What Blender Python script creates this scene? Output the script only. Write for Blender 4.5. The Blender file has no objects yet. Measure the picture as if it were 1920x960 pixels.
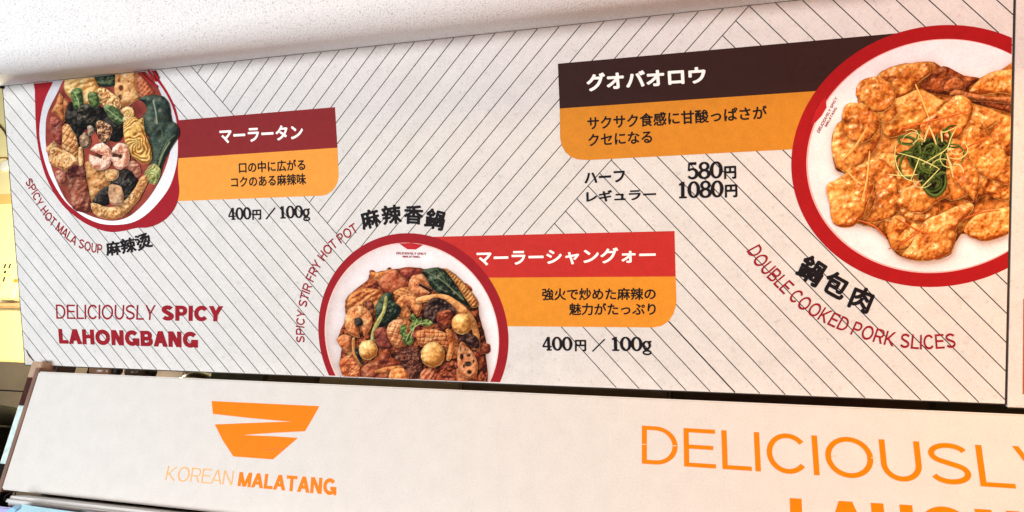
import bpy, math
import numpy as np
from mathutils import Vector, Matrix
from mathutils.geometry import delaunay_2d_cdt

S = bpy.context.scene
COL = S.collection

# ------------------------------------------------------------------ camera
# world: X along the signs (right), Y away from the customer, Z up
FPX = 1150.0
CAM = np.array([0.0, 0.0, 1.5])
nz = lambda v: v / np.linalg.norm(v)
ray = lambda p: np.array([(p[0] - 960) / FPX, (p[1] - 480) / FPX, 1.0])
_X = -nz(ray((-3500., 541.)))
_Z = nz(ray((1205., -2900.)))
_Z = nz(_Z - _X * (_Z @ _X))
_Y = np.cross(_Z, _X)
ROT = np.stack([_X, _Y, _Z])
cam_d = bpy.data.cameras.new('camera')
cam = bpy.data.objects.new('camera', cam_d)
COL.objects.link(cam)
S.camera = cam
cam_d.sensor_width = 36.0
cam_d.lens = 36.0 * FPX / 1920.0
cam_d.clip_start = 0.02
cam_d.clip_end = 100
_r, _u, _b = ROT @ [1, 0, 0], ROT @ [0, -1, 0], ROT @ [0, 0, -1]
cam.matrix_world = Matrix(((_r[0], _u[0], _b[0], CAM[0]), (_r[1], _u[1], _b[1], CAM[1]),
                           (_r[2], _u[2], _b[2], CAM[2]), (0, 0, 0, 1)))

# ------------------------------------------------------------------ light
S.view_settings.view_transform = 'Standard'
S.view_settings.look = 'None'
S.view_settings.exposure = 0.07
S.view_settings.gamma = 1.0
wd = bpy.data.worlds.new('World')
S.world = wd
wd.use_nodes = True
wd.node_tree.nodes['Background'].inputs[0].default_value = (1.0, 0.985, 0.97, 1)
wd.node_tree.nodes['Background'].inputs[1].default_value = 0.05


def lamp(name, kind, loc, target, energy, color, size=1.0, size_y=None):
    d = bpy.data.lights.new(name, kind)
    d.energy = energy
    d.color = color
    if kind == 'AREA':
        d.shape = 'RECTANGLE'
        d.size = size
        d.size_y = size_y or size
    else:
        d.shadow_soft_size = size
    o = bpy.data.objects.new(name, d)
    COL.objects.link(o)
    o.location = loc
    o.rotation_euler = (Vector(target) - Vector(loc)).to_track_quat('-Z', 'Y').to_euler()
    return o


lamp('shop_window_light', 'AREA', (-1.7, -1.9, 0.72), (-0.5, 0.8, 1.85), 114, (0.93, 0.985, 1.0), 2.2, 0.8)
lamp('warm_shop_lamp', 'AREA', (1.15, -0.25, 1.40), (0.75, 0.8, 1.8), 14, (1.0, 0.34, 0.08), 0.6, 0.6)
lamp('ceiling_spot', 'AREA', (0.95, -0.25, 2.32), (0.6, 0.85, 1.5), 9, (1.0, 0.74, 0.26), 0.16, 0.16)
lamp('kitchen_lamp', 'POINT', (-2.1, 1.30, 2.2), (0, 0, 0), 74, (1.0, 0.88, 0.55), 0.10)


# ------------------------------------------------------------------ materials
def lin(c):
    c = np.asarray(c, float) / 255.0
    return np.where(c <= 0.04045, c / 12.92, ((c + 0.055) / 1.055) ** 2.4)


def nodes(m):
    m.use_nodes = True
    t = m.node_tree
    return t, t.nodes['Principled BSDF']


def mat(name, col, rough=0.5, spec=0.3, mottle=0.06, scale=60., speck=0.0, speck_scale=260., bump=0.0,
        metal=0.0, emit=0.0, warm=None, vcol=False, fine=0.0):
    """procedural surface: base colour (or printed vertex colour) with two noises of mottling and specks"""
    m = bpy.data.materials.new(name)
    t, p = nodes(m)
    N, L = t.nodes.new, t.links.new
    tc = N('ShaderNodeTexCoord')
    n1 = N('ShaderNodeTexNoise')
    n1.inputs['Scale'].default_value = scale
    n1.inputs['Detail'].default_value = 5
    L(tc.outputs['Object'], n1.inputs['Vector'])
    mr = N('ShaderNodeMapRange')
    mr.inputs[1].default_value = 0.3
    mr.inputs[2].default_value = 0.7
    mr.inputs[3].default_value = 1 - mottle
    mr.inputs[4].default_value = 1 + mottle
    L(n1.outputs['Fac'], mr.inputs[0])
    if vcol:
        a = N('ShaderNodeAttribute')
        a.attribute_name = 'Col'
        src = a.outputs['Color']
    else:
        rgb = N('ShaderNodeRGB')
        c = lin(col)
        rgb.outputs[0].default_value = (*c, 1)
        src = rgb.outputs[0]
    mul = N('ShaderNodeVectorMath')
    mul.operation = 'SCALE'
    L(src, mul.inputs[0])
    L(mr.outputs[0], mul.inputs['Scale'])
    out = mul.outputs[0]
    if speck:
        n2 = N('ShaderNodeTexNoise')
        n2.inputs['Scale'].default_value = speck_scale
        n2.inputs['Detail'].default_value = 3
        n2.inputs['Roughness'].default_value = 0.65
        L(tc.outputs['Object'], n2.inputs['Vector'])
        m2 = N('ShaderNodeMapRange')
        m2.inputs[1].default_value = 0.28
        m2.inputs[2].default_value = 0.42
        m2.inputs[3].default_value = 1 - speck
        m2.inputs[4].default_value = 1.0
        L(n2.outputs['Fac'], m2.inputs[0])
        s2 = N('ShaderNodeVectorMath')
        s2.operation = 'SCALE'
        L(out, s2.inputs[0])
        L(m2.outputs[0], s2.inputs['Scale'])
        out = s2.outputs[0]
    if fine:
        n3 = N('ShaderNodeTexNoise')
        n3.inputs['Scale'].default_value = 430
        n3.inputs['Detail'].default_value = 2
        L(tc.outputs['Object'], n3.inputs['Vector'])
        m3 = N('ShaderNodeMapRange')
        m3.inputs[1].default_value = 0.3
        m3.inputs[2].default_value = 0.7
        m3.inputs[3].default_value = 1 - fine
        m3.inputs[4].default_value = 1 + fine
        L(n3.outputs['Fac'], m3.inputs[0])
        s3 = N('ShaderNodeVectorMath')
        s3.operation = 'SCALE'
        L(out, s3.inputs[0])
        L(m3.outputs[0], s3.inputs['Scale'])
        out = s3.outputs[0]
    L(out, p.inputs['Base Color'])
    p.inputs['Roughness'].default_value = rough
    p.inputs['Specular IOR Level'].default_value = spec
    p.inputs['Metallic'].default_value = metal
    if emit:
        L(out, p.inputs['Emission Color'])
        p.inputs['Emission Strength'].default_value = emit
    if bump:
        b = N('ShaderNodeBump')
        b.inputs['Strength'].default_value = bump
        b.inputs['Distance'].default_value = 0.002
        L(n1.outputs['Fac'], b.inputs['Height'])
        L(b.outputs[0], p.inputs['Normal'])
    return m


PAPER = mat('printed_paper', (208, 207, 207), 0.65, 0.12, 0.045, 38, speck=0.16, speck_scale=150, fine=0.06)
PRINT = mat('printed_photo', (255, 255, 255), 0.7, 0.06, 0.05, 300, vcol=True, fine=0.13)
PRINT_FLAT = mat('printed_colour', (255, 255, 255), 0.65, 0.10, 0.05, 90, vcol=True, fine=0.06)
INK = mat('black_ink', (26, 22, 26), 0.65, 0.08, 0.15, 120)
LINE = mat('line_ink', (30, 27, 29), 0.65, 0.08, 0.25, 60)
REDINK = mat('red_ink', (142, 26, 38), 0.65, 0.08, 0.14, 120)
WHITEINK = mat('white_lettering', (246, 243, 240), 0.5, 0.2, 0.03, 120)
FASCIA = mat('fascia_laminate', (206, 203, 201), 0.5, 0.2, 0.03, 40, speck=0.06, speck_scale=150, bump=0.04, fine=0.05)
ORANGE = mat('orange_acrylic', (255, 116, 0), 0.55, 0.12, 0.04, 60, emit=0.14)
ORANGE_PALE = mat('orange_acrylic_thin', (255, 166, 96), 0.4, 0.3, 0.1, 200, emit=0.10)
DARKTRIM = mat('dark_trim', (36, 30, 30), 0.5, 0.3, 0.2, 30)
BROWNTRIM = mat('brown_channel', (126, 98, 86), 0.35, 0.4, 0.2, 14)
BOARDSIDE = mat('board_side', (190, 186, 180), 0.5, 0.3, 0.05, 30)


def fabric_mat():
    m = bpy.data.materials.new('woven_wallcovering')
    t, p = nodes(m)
    N, L = t.nodes.new, t.links.new
    tc = N('ShaderNodeTexCoord')
    mp = N('ShaderNodeMapping')
    mp.inputs['Scale'].default_value = (640, 210, 210)
    L(tc.outputs['Object'], mp.inputs['Vector'])
    n = N('ShaderNodeTexNoise')
    n.inputs['Scale'].default_value = 1.0
    n.inputs['Detail'].default_value = 3
    n.inputs['Roughness'].default_value = 0.7
    L(mp.outputs[0], n.inputs['Vector'])
    mp2 = N('ShaderNodeMapping')
    mp2.inputs['Scale'].default_value = (420, 560, 560)
    L(tc.outputs['Object'], mp2.inputs['Vector'])
    n2 = N('ShaderNodeTexNoise')
    n2.inputs['Scale'].default_value = 1.0
    n2.inputs['Detail'].default_value = 2
    L(mp2.outputs[0], n2.inputs['Vector'])
    mx = N('ShaderNodeMath')
    mx.operation = 'ADD'
    L(n.outputs['Fac'], mx.inputs[0])
    L(n2.outputs['Fac'], mx.inputs[1])
    r = N('ShaderNodeValToRGB')
    r.color_ramp.elements[0].position = 0.33
    r.color_ramp.elements[0].color = (0.50, 0.50, 0.51, 1)
    r.color_ramp.elements[1].position = 0.47
    r.color_ramp.elements[1].color = (0.95, 0.955, 0.97, 1)
    hf = N('ShaderNodeMath')
    hf.operation = 'MULTIPLY'
    hf.inputs[1].default_value = 0.5
    L(mx.outputs[0], hf.inputs[0])
    L(hf.outputs[0], r.inputs[0])
    L(r.outputs[0], p.inputs['Base Color'])
    b = N('ShaderNodeBump')
    b.inputs['Strength'].default_value = 0.6
    b.inputs['Distance'].default_value = 0.0015
    L(mx.outputs[0], b.inputs['Height'])
    L(b.outputs[0], p.inputs['Normal'])
    p.inputs['Roughness'].default_value = 0.8
    p.inputs['Specular IOR Level'].default_value = 0.15
    return m


FABRIC = fabric_mat()


# ------------------------------------------------------------------ things
def tag(o, label=None, cat=None, group=None, kind=None):
    for k, v in (('label', label), ('category', cat), ('group', group), ('kind', kind)):
        if v:
            o[k] = v
    return o


ORIGIN = {}


def empty(name, loc, label, cat, group=None):
    o = bpy.data.objects.new(name, None)
    COL.objects.link(o)
    o.location = loc
    o.empty_display_size = 0.05
    ORIGIN[o] = np.array(loc, float)
    return tag(o, label, cat, group)


def root_of(o):
    while o.parent:
        o = o.parent
    return o


def build(name, verts, faces, m, parent=None, label=None, cols=None, smooth=False):
    """verts are world points; they are stored relative to the thing's own origin"""
    verts = np.asarray(verts, float)
    if parent is not None:
        verts = verts - ORIGIN[root_of(parent)]
        org = None
    else:
        org = np.array([(verts[:, 0].min() + verts[:, 0].max()) / 2, (verts[:, 1].min() + verts[:, 1].max()) / 2,
                        verts[:, 2].min()])
        verts = verts - org
    me = bpy.data.meshes.new(name)
    me.from_pydata([tuple(v) for v in verts], [], [tuple(int(i) for i in f_) for f_ in faces])
    if cols is not None:
        a = me.color_attributes.new('Col', 'FLOAT_COLOR', 'POINT')
        c = np.ones((len(verts), 4), np.float32)
        c[:, :3] = cols
        a.data.foreach_set('color', c.ravel())
    me.materials.append(m)
    if smooth:
        me.polygons.foreach_set('use_smooth', [True] * len(me.polygons))
    me.update()
    o = bpy.data.objects.new(name, me)
    COL.objects.link(o)
    if parent is not None:
        o.parent = parent
    else:
        o.location = org
        ORIGIN[o] = org
    if label:
        o['label'] = label
    return o


def boxmesh(x0, x1, y0, y1, z0, z1, bev=0.0):
    if bev <= 0:
        v = [(x, y, z) for x in (x0, x1) for y in (y0, y1) for z in (z0, z1)]
        f = [(0, 1, 3, 2), (4, 6, 7, 5), (0, 4, 5, 1), (2, 3, 7, 6), (0, 2, 6, 4), (1, 5, 7, 3)]
        return v, f
    import bmesh
    bm = bmesh.new()
    bmesh.ops.create_cube(bm, size=1)
    for q in bm.verts:
        q.co = Vector(((x0 + x1) / 2 + q.co.x * (x1 - x0), (y0 + y1) / 2 + q.co.y * (y1 - y0),
                       (z0 + z1) / 2 + q.co.z * (z1 - z0)))
    bmesh.ops.bevel(bm, geom=list(bm.edges), offset=bev, segments=3, affect='EDGES')
    bm.verts.ensure_lookup_table()
    v = [tuple(q.co) for q in bm.verts]
    for i, q in enumerate(bm.verts):
        q.index = i
    f = [[q.index for q in fc.verts] for fc in bm.faces]
    bm.free()
    return v, f


def join(*ms):
    V, F = [], []
    for v, f in ms:
        k = len(V)
        V += [tuple(q) for q in v]
        F += [tuple(i + k for i in q) for q in f]
    return V, F


def tube(path, r, n=10, caps=True):
    path = [Vector(p) for p in path]
    V, F = [], []
    rr = r if hasattr(r, '__len__') else [r] * len(path)
    for i, p in enumerate(path):
        d = (path[min(i + 1, len(path) - 1)] - path[max(i - 1, 0)]).normalized()
        a = d.orthogonal().normalized() if i == 0 else (pa - d * pa.dot(d)).normalized()
        pa = a
        b = d.cross(a)
        for k in range(n):
            t = 2 * math.pi * k / n
            V.append(tuple(p + (a * math.cos(t) + b * math.sin(t)) * rr[i]))
    for i in range(len(path) - 1):
        for k in range(n):
            F.append((i * n + k, i * n + (k + 1) % n, (i + 1) * n + (k + 1) % n, (i + 1) * n + k))
    if caps:
        F.append(tuple(range(n))[::-1])
        F.append(tuple((len(path) - 1) * n + k for k in range(n)))
    return V, F


# ------------------------------------------------------------------ the planes the signs lie in
def on_plane(p, n, d):
    w = ROT @ ray(p)
    return CAM + w * (d / (n @ w))


BN = np.array([0.0, -0.91966553, -0.39270257])      # menu board faces the customer, leaning forward
BD = -0.8482429966
BDN = np.array([0.0, 0.39270257, -0.91966553])      # down the board
BO = on_plane((5, 162), BN, BD)                     # its top left corner
FY = 0.845                                          # the fascia stands upright below it


def board(p, lift=0.0):
    """array of (x, y) photo-sheet points -> points on the board"""
    p = np.atleast_2d(np.asarray(p, float))
    w = (ROT @ np.stack([(p[:, 0] - 960) / FPX, (p[:, 1] - 480) / FPX, np.ones(len(p))])).T
    return CAM + w * (BD / (w @ BN))[:, None] + BN * lift


def uvw(uv, lift=0.0):
    uv = np.atleast_2d(np.asarray(uv, float))
    return BO + uv[:, :1] * np.array([1.0, 0, 0]) + uv[:, 1:2] * BDN + BN * lift


def to_uv(p):
    q = board(p) - BO
    return np.stack([q[:, 0], q @ BDN], 1)


def upright(y):
    def f(p, lift=0.0):
        p = np.atleast_2d(np.asarray(p, float))
        w = (ROT @ np.stack([(p[:, 0] - 960) / FPX, (p[:, 1] - 480) / FPX, np.ones(len(p))])).T
        return CAM + w * (y / w[:, 1])[:, None] + np.array([0, -1.0, 0]) * lift
    return f


fascia = upright(FY)
LAYER = 0.00012
SEAM = ((1900.0, 0.0), (1886.0, 755.0))
BW = to_uv([(1886.0, 755.0)])[0, 0]                  # board width
BH = 0.5003

# ------------------------------------------------------------------ 2D helpers


def spline(pts, n=5, closed=True):
    P = np.asarray(pts, float)
    out = []
    m = len(P)
    for i in range(m if closed else m - 1):
        a, b, c, d = [P[(i + k) % m] if closed else P[min(max(i + k, 0), m - 1)] for k in (-1, 0, 1, 2)]
        for k in range(n):
            t = k / n
            out.append(0.5 * ((2 * b) + (-a + c) * t + (2 * a - 5 * b + 4 * c - d) * t * t + (-a + 3 * b - 3 * c + d) * t ** 3))
    if not closed:
        out.append(P[-1])
    return np.array(out)


def clip(P, a, b):
    """keep the part of polygon P on the left of a->b (photo axes, y down)"""
    a, b = np.array(a, float), np.array(b, float)
    s = lambda q: (b[0] - a[0]) * (q[1] - a[1]) - (b[1] - a[1]) * (q[0] - a[0])
    out = []
    for i in range(len(P)):
        p, q = P[i], P[(i + 1) % len(P)]
        sp, sq = s(p), s(q)
        if sp >= 0:
            out.append(p)
        if (sp >= 0) != (sq >= 0):
            out.append(p + (q - p) * (sp / (sp - sq)))
    return np.array(out)


TOPCUT = ((5, 163.5), (1480, 1.5))
BOTCUT = ((1885, 754.0), (48, 681.5))
SEAMCUT = ((1898.5, 0.0), (1884.5, 755.0))


def sheet_clip(P):
    for a, b in (TOPCUT, BOTCUT, SEAMCUT):
        if len(P) > 2:
            P = clip(P, a, b)
    return P


def dist_poly(Q, P):
    d = np.full(len(Q), 1e9)
    for i in range(len(P)):
        a, b = P[i], P[(i + 1) % len(P)]
        ab = b - a
        l2 = ab @ ab
        if l2 < 1e-9:
            continue
        t = np.clip(((Q - a) @ ab) / l2, 0, 1)
        e = Q - a - t[:, None] * ab
        d = np.minimum(d, e[:, 0] ** 2 + e[:, 1] ** 2)
    return np.sqrt(d)


def inside(Q, P):
    r = np.zeros(len(Q), bool)
    for i in range(len(P)):
        a, b = P[i], P[(i + 1) % len(P)]
        if a[1] == b[1]:
            continue
        c = ((a[1] > Q[:, 1]) != (b[1] > Q[:, 1])) & (Q[:, 0] < (b[0] - a[0]) * (Q[:, 1] - a[1]) / (b[1] - a[1]) + a[0])
        r ^= c
    return r


def vnoise(x, y, seed):
    ix, iy = np.floor(x), np.floor(y)
    fx, fy = x - ix, y - iy
    fx, fy = fx * fx * (3 - 2 * fx), fy * fy * (3 - 2 * fy)

    def h(a, b):
        v = np.sin(a * 127.1 + b * 311.7 + seed * 74.7) * 43758.5453
        return v - np.floor(v)
    return (h(ix, iy) * (1 - fx) + h(ix + 1, iy) * fx) * (1 - fy) + (h(ix, iy + 1) * (1 - fx) + h(ix + 1, iy + 1) * fx) * fy


def fbm(Q, f, seed, octv=4):
    s, a, t = 0, 0.5, 0
    for k in range(octv):
        s = s + a * vnoise(Q[:, 0] * f + k * 17.3, Q[:, 1] * f + k * 9.1, seed + k)
        t += a
        a *= 0.55
        f *= 2.1
    return s / t


def fill(P, step):
    """triangulated sheet inside outline P with an inner grid of points"""
    P = np.asarray(P, float)
    keep = [P[0]]
    for q in P[1:]:
        if np.hypot(*(q - keep[-1])) > 0.05:
            keep.append(q)
    if np.hypot(*(keep[0] - keep[-1])) < 0.05:
        keep.pop()
    P = np.array(keep)
    n = len(P)
    pts = P
    if step:
        x0, y0 = P.min(0)
        x1, y1 = P.max(0)
        gx, gy = np.meshgrid(np.arange(x0, x1, step), np.arange(y0, y1, step))
        gx = gx + (np.arange(gx.shape[0]) % 2)[:, None] * step * 0.5
        Q = np.stack([gx.ravel(), gy.ravel()], 1)
        Q = Q[inside(Q, P)]
        if len(Q):
            Q = Q[dist_poly(Q, P) > 0.45 * step]
            pts = np.concatenate([P, Q])
    v, e, f_, _, _, _ = delaunay_2d_cdt([Vector(q) for q in pts], [], [list(range(n))], 1, 1e-4)
    return np.array([tuple(q) for q in v]), [tuple(q) for q in f_]


def orient(W, F, n):
    out = []
    W = np.asarray(W)
    for f_ in F:
        c = np.cross(W[f_[1]] - W[f_[0]], W[f_[2]] - W[f_[0]])
        out.append(f_ if c @ n > 0 else f_[::-1])
    return out


def print_area(name, P, color, layer, parent, m=None, step=0, label=None, surf=board, n=BN, clipit=True):
    if clipit:
        P = sheet_clip(np.asarray(P, float))
    v, f_ = fill(P, step)
    W = surf(v, layer * LAYER)
    cols = None
    if m is None:
        m = PRINT_FLAT
        c = color(v) if callable(color) else np.tile(lin(color), (len(v), 1))
        cols = c
    return build(name, W, orient(W, f_, n), m, parent, label, cols)


def ribbon(path, w, closed=False):
    """2D strip along a path: points, quads and the across-strip coordinate"""
    P = np.asarray(path, float)
    ww = np.asarray(w if hasattr(w, '__len__') else [w] * len(P), float)
    if len(ww) != len(P):
        ww = np.interp(np.linspace(0, 1, len(P)), np.linspace(0, 1, len(ww)), ww)
    T = np.gradient(P, axis=0) if not closed else np.roll(P, -1, 0) - np.roll(P, 1, 0)
    T = T / np.maximum(np.hypot(T[:, 0], T[:, 1]), 1e-6)[:, None]
    Nn = np.stack([-T[:, 1], T[:, 0]], 1)
    lanes = np.array([-1, -0.5, 0, 0.5, 1])
    V = np.concatenate([P + Nn * (ww / 2 * l)[:, None] for l in lanes])
    A = np.concatenate([np.full(len(P), l) for l in lanes])
    m = len(P)
    F = []
    for k in range(4):
        for i in range(m if closed else m - 1):
            j = (i + 1) % m
            F.append((k * m + i, k * m + j, (k + 1) * m + j, (k + 1) * m + i))
    return V, F, A


# ------------------------------------------------------------------ lettering
_tc = {}
CAPW = dict(A=.92, B=.80, C=.92, D=.86, E=.74, F=.68, G=.95, H=.82, K=.86, L=.66, M=1.0, N=.83, O=1.0, P=.76, R=.82, S=.80, T=.80, U=.82, Y=.88)


def cap_glyph(ch, w):
    """grotesque capital of height 1 and stroke w: list of (points, faces), advance width"""
    out = []
    W = w if ch == 'I' else CAPW[ch] * (1 + .25 * max(0, w - .12))
    h = w / 2
    wp = w * 1.1
    b = w * .88                                           # horizontal strokes are a little thinner

    def rect(x0, x1, y0, y1):
        out.append(([(x0, y0), (x1, y0), (x1, y1), (x0, y1)], [(0, 1, 2, 3)]))

    def para(xa, ya, xb, yb, ww):
        out.append(([(xa - ww / 2, ya), (xa + ww / 2, ya), (xb + ww / 2, yb), (xb - ww / 2, yb)], [(0, 1, 2, 3)]))

    def rib(path, ww):
        V, F, _ = ribbon(path, ww)
        out.append(([tuple(q) for q in V], F))

    def ell(cx, cy, rx, ry, a0, a1, k=26):
        t = np.radians(np.linspace(a0, a1, k))
        return np.stack([cx + rx * np.cos(t), cy + ry * np.sin(t)], 1)

    def bowl(x0, x1, y0, y1):
        r = (y1 - y0) / 2
        rx = min(r * 1.05, (x1 - x0) * .8)
        a = ell(x1 - rx, (y0 + y1) / 2, rx - h, r - b / 2, 90, -90, 18)
        rib(np.concatenate([[(x0, y1 - b / 2)], a, [(x0, y0 + b / 2)]]), [b] * 4 + [w] * 6 + [b] * 4)
    if ch in 'BDEFHKLMNPR':
        rect(0, w, 0, 1)
    if ch == 'A':
        para(wp / 2, 0, W / 2, 1, wp)
        para(W - wp / 2, 0, W / 2, 1, wp)
        rect(W * .2, W * .8, .22, .22 + b)
    elif ch == 'B':
        bowl(h, W * .94, .50 - b / 2, 1)
        bowl(h, W, 0, .50 + b / 2)
    elif ch == 'C':
        rib(ell(W / 2, .5, W / 2 - h, .5 - h + .012, 38, 322), w)
    elif ch == 'D':
        bowl(h, W, 0, 1)
    elif ch == 'E':
        rect(h, W, 1 - b, 1)
        rect(h, W, 0, b)
        rect(h, W * .93, .52 - b / 2, .52 + b / 2)
    elif ch == 'F':
        rect(h, W, 1 - b, 1)
        rect(h, W * .9, .51 - b / 2, .51 + b / 2)
    elif ch == 'G':
        rib(ell(W / 2, .5, W / 2 - h, .5 - h + .012, 40, 335), w)
        rect(W * .55, W, .5 - b, .5)
        rect(W - w * .8, W, .0, .49)
    elif ch == 'H':
        rect(W - w, W, 0, 1)
        rect(h, W - h, .52 - b / 2, .52 + b / 2)
    elif ch == 'I':
        rect(0, w, 0, 1)
    elif ch == 'K':
        para(w * .9, .36, W - wp * .62, 1, wp * 1.2)
        para(W - wp * .6, 0, w * 1.55, .52, wp * 1.2)
    elif ch == 'L':
        rect(h, W, 0, b)
    elif ch == 'M':
        rect(W - w, W, 0, 1)
        para(h * 1.1, 1, W / 2, 0, wp)
        para(W - h * 1.1, 1, W / 2, 0, wp)
    elif ch == 'N':
        rect(W - w, W, 0, 1)
        para(h * 1.15, 1, W - h * 1.15, 0, wp * 1.1)
    elif ch == 'O':
        rib(ell(W / 2, .5, W / 2 - h, .5 - h + .012, 0, 360, 40), w)
    elif ch in 'PR':
        bowl(h, W, .45 - b / 2, 1)
        if ch == 'R':
            para(W - wp * .55, 0, W * .56, .47, wp * 1.08)
    elif ch == 'S':
        y = .505
        a = ell(W / 2, (1 + y) / 2 - h * .25, W / 2 - h * 1.1, (1 - y) / 2 - h * .72, 22, 250, 18)
        c = ell(W / 2, y / 2 + h * .25, W / 2 - h, y / 2 - h * .72, 70, -160, 18)
        rib(np.concatenate([a[:-1], c[1:]]), w)
    elif ch == 'T':
        rect(0, W, 1 - b, 1)
        rect(W / 2 - h, W / 2 + h, 0, 1 - b * .5)
    elif ch == 'U':
        r = W / 2 - h
        rib(np.concatenate([[(h, 1)], ell(W / 2, r + h, r, r + .012, 180, 360, 20), [(W - h, 1)]]), w)
    elif ch == 'Y':
        para(W / 2, .40, wp / 2, 1, wp)
        para(W / 2, .40, W - wp / 2, 1, wp)
        rect(W / 2 - h, W / 2 + h, 0, .46)
    return out, W


def text2d(s, bold=0.0):
    """flat lettering: points (x, y), faces, and a small lift step per stroke.
    Capitals are drawn with stroke width bold; other characters come from the built-in font, thickened by bold"""
    key = (s, bold)
    if key in _tc:
        return _tc[key]
    V, F, Z = [], [], []
    if all(c == ' ' or c == 'I' or c in CAPW for c in s):
        x, k, prev = 0.0, 0, ''
        gap = .19 - .35 * min(bold, .3)
        for c in s:
            if c == ' ':
                x += .34
                prev = ''
                continue
            g, W = cap_glyph(c, bold)
            if x and c in 'AYT':
                x -= gap * .55
            elif prev and prev in 'AYTL':
                x -= gap * .45
            prev = c
            for pts, fs_ in g:
                n = len(V)
                V += [(p[0] + x, p[1]) for p in pts]
                F += [tuple(i + n for i in f_) for f_ in fs_]
                Z += [(k % 4) * .12] * len(pts)
                k += 1
            x += (W * .93 if c in 'C' else W) + gap
        _tc[key] = (np.array(V), F, np.array(Z))
        return _tc[key]
    cu = bpy.data.curves.new('t', 'FONT')
    cu.body = s
    cu.resolution_u = 3
    cu.fill_mode = 'FRONT'
    ob = bpy.data.objects.new('t', cu)
    COL.objects.link(ob)
    dg = bpy.context.evaluated_depsgraph_get()
    me = bpy.data.meshes.new_from_object(ob.evaluated_get(dg))
    B = np.array([tuple(v.co)[:2] for v in me.vertices]).reshape(-1, 2)
    BF = [tuple(p.vertices) for p in me.polygons]
    bpy.data.objects.remove(ob)
    bpy.data.curves.remove(cu)
    bpy.data.meshes.remove(me)
    offs = [(0, 0)] + [(bold * math.cos(a), bold * math.sin(a)) for a in np.arange(8) * math.pi / 4] if bold > 0 else [(0, 0)]
    for k, o in enumerate(offs):
        n = k * len(B)
        V.append(B + np.array(o))
        F += [tuple(i + n for i in f_) for f_ in BF]
        Z += [k * .06] * len(B)
    _tc[key] = (np.concatenate(V), F, np.array(Z))
    return _tc[key]


def quad_text(name, s, TL, TR, BR, BL, m, layer, parent, bold=0.0, surf=board, n=BN, label=None, ref=None):
    """set s so that its ink box fills the quad (ref: size the box by another string)"""
    V, F, Z = text2d(s, bold)
    B = V if ref is None else text2d(ref, bold)[0]
    lo, hi = B.min(0), B.max(0)
    u = (V - lo) / (hi - lo)
    TL, TR, BR, BL = [surf([q])[0] for q in (TL, TR, BR, BL)]
    u0, v0 = u[:, :1], u[:, 1:]
    W = BL * (1 - u0) * (1 - v0) + BR * u0 * (1 - v0) + TR * u0 * v0 + TL * (1 - u0) * v0 + np.outer(layer + Z, n) * LAYER
    return build(name, W, orient(W, F, n), m, parent, label)


def arc_text(name, s, path, h, m, layer, parent, bold=0.0, label=None, surf=board, n=BN, squeeze=1.0):
    """letters set one by one along the path of their centres"""
    P = surf(spline(path, 8, False))
    seg = np.r_[0, np.cumsum(np.linalg.norm(np.diff(P, axis=0), axis=1))]
    V, F, Z = text2d(s, bold)
    c0, c1 = 0.0, 1.0
    x0, x1 = V[:, 0].min(), V[:, 0].max()
    sc = h / (c1 - c0)
    t = (V[:, 0] - x0) / (x1 - x0) * seg[-1]
    base = np.stack([np.interp(t, seg, P[:, k]) for k in range(3)], 1)
    e = seg[-1] * 0.02
    t0, t1 = np.clip(t - e, 0, seg[-1]), np.clip(t + e, 0, seg[-1])
    T = np.stack([np.interp(t1, seg, P[:, k]) - np.interp(t0, seg, P[:, k]) for k in range(3)], 1)
    T /= np.linalg.norm(T, axis=1)[:, None]
    U = np.cross(n, T)
    W = base + U * ((V[:, 1] - (c0 + c1) / 2) * sc)[:, None] + np.outer(layer + Z, n) * LAYER
    return build(name, W, orient(W, F, n), m, parent, label)


def turned_chars(name, items, m, layer, parent, bold, label=None, surf=board, n=BN):
    """big characters, each with its own centre, size in sheet pixels and turn in degrees"""
    VV, FF = [], []
    for ch, cx, cy, size, turn in items:
        V, F, Z = text2d(ch, bold)
        lo, hi = V.min(0), V.max(0)
        q = (V - (lo + hi) / 2) / max(hi - lo) * size
        a = math.radians(turn)
        x = q[:, 0] * math.cos(a) - q[:, 1] * math.sin(a)
        y = q[:, 0] * math.sin(a) + q[:, 1] * math.cos(a)
        W = surf(np.stack([cx + x, cy - y], 1)) + np.outer(layer + Z, n) * LAYER
        k = len(VV)
        VV += list(W)
        FF += [tuple(i + k for i in f_) for f_ in orient(W, F, n)]
    return build(name, VV, FF, m, parent, label)


def _arc(cx, cy, rx, ry, a0, a1, k=14):
    t = np.radians(np.linspace(a0, a1, k))
    return np.stack([cx + rx * np.cos(t), cy + ry * np.sin(t)], 1)


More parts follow.
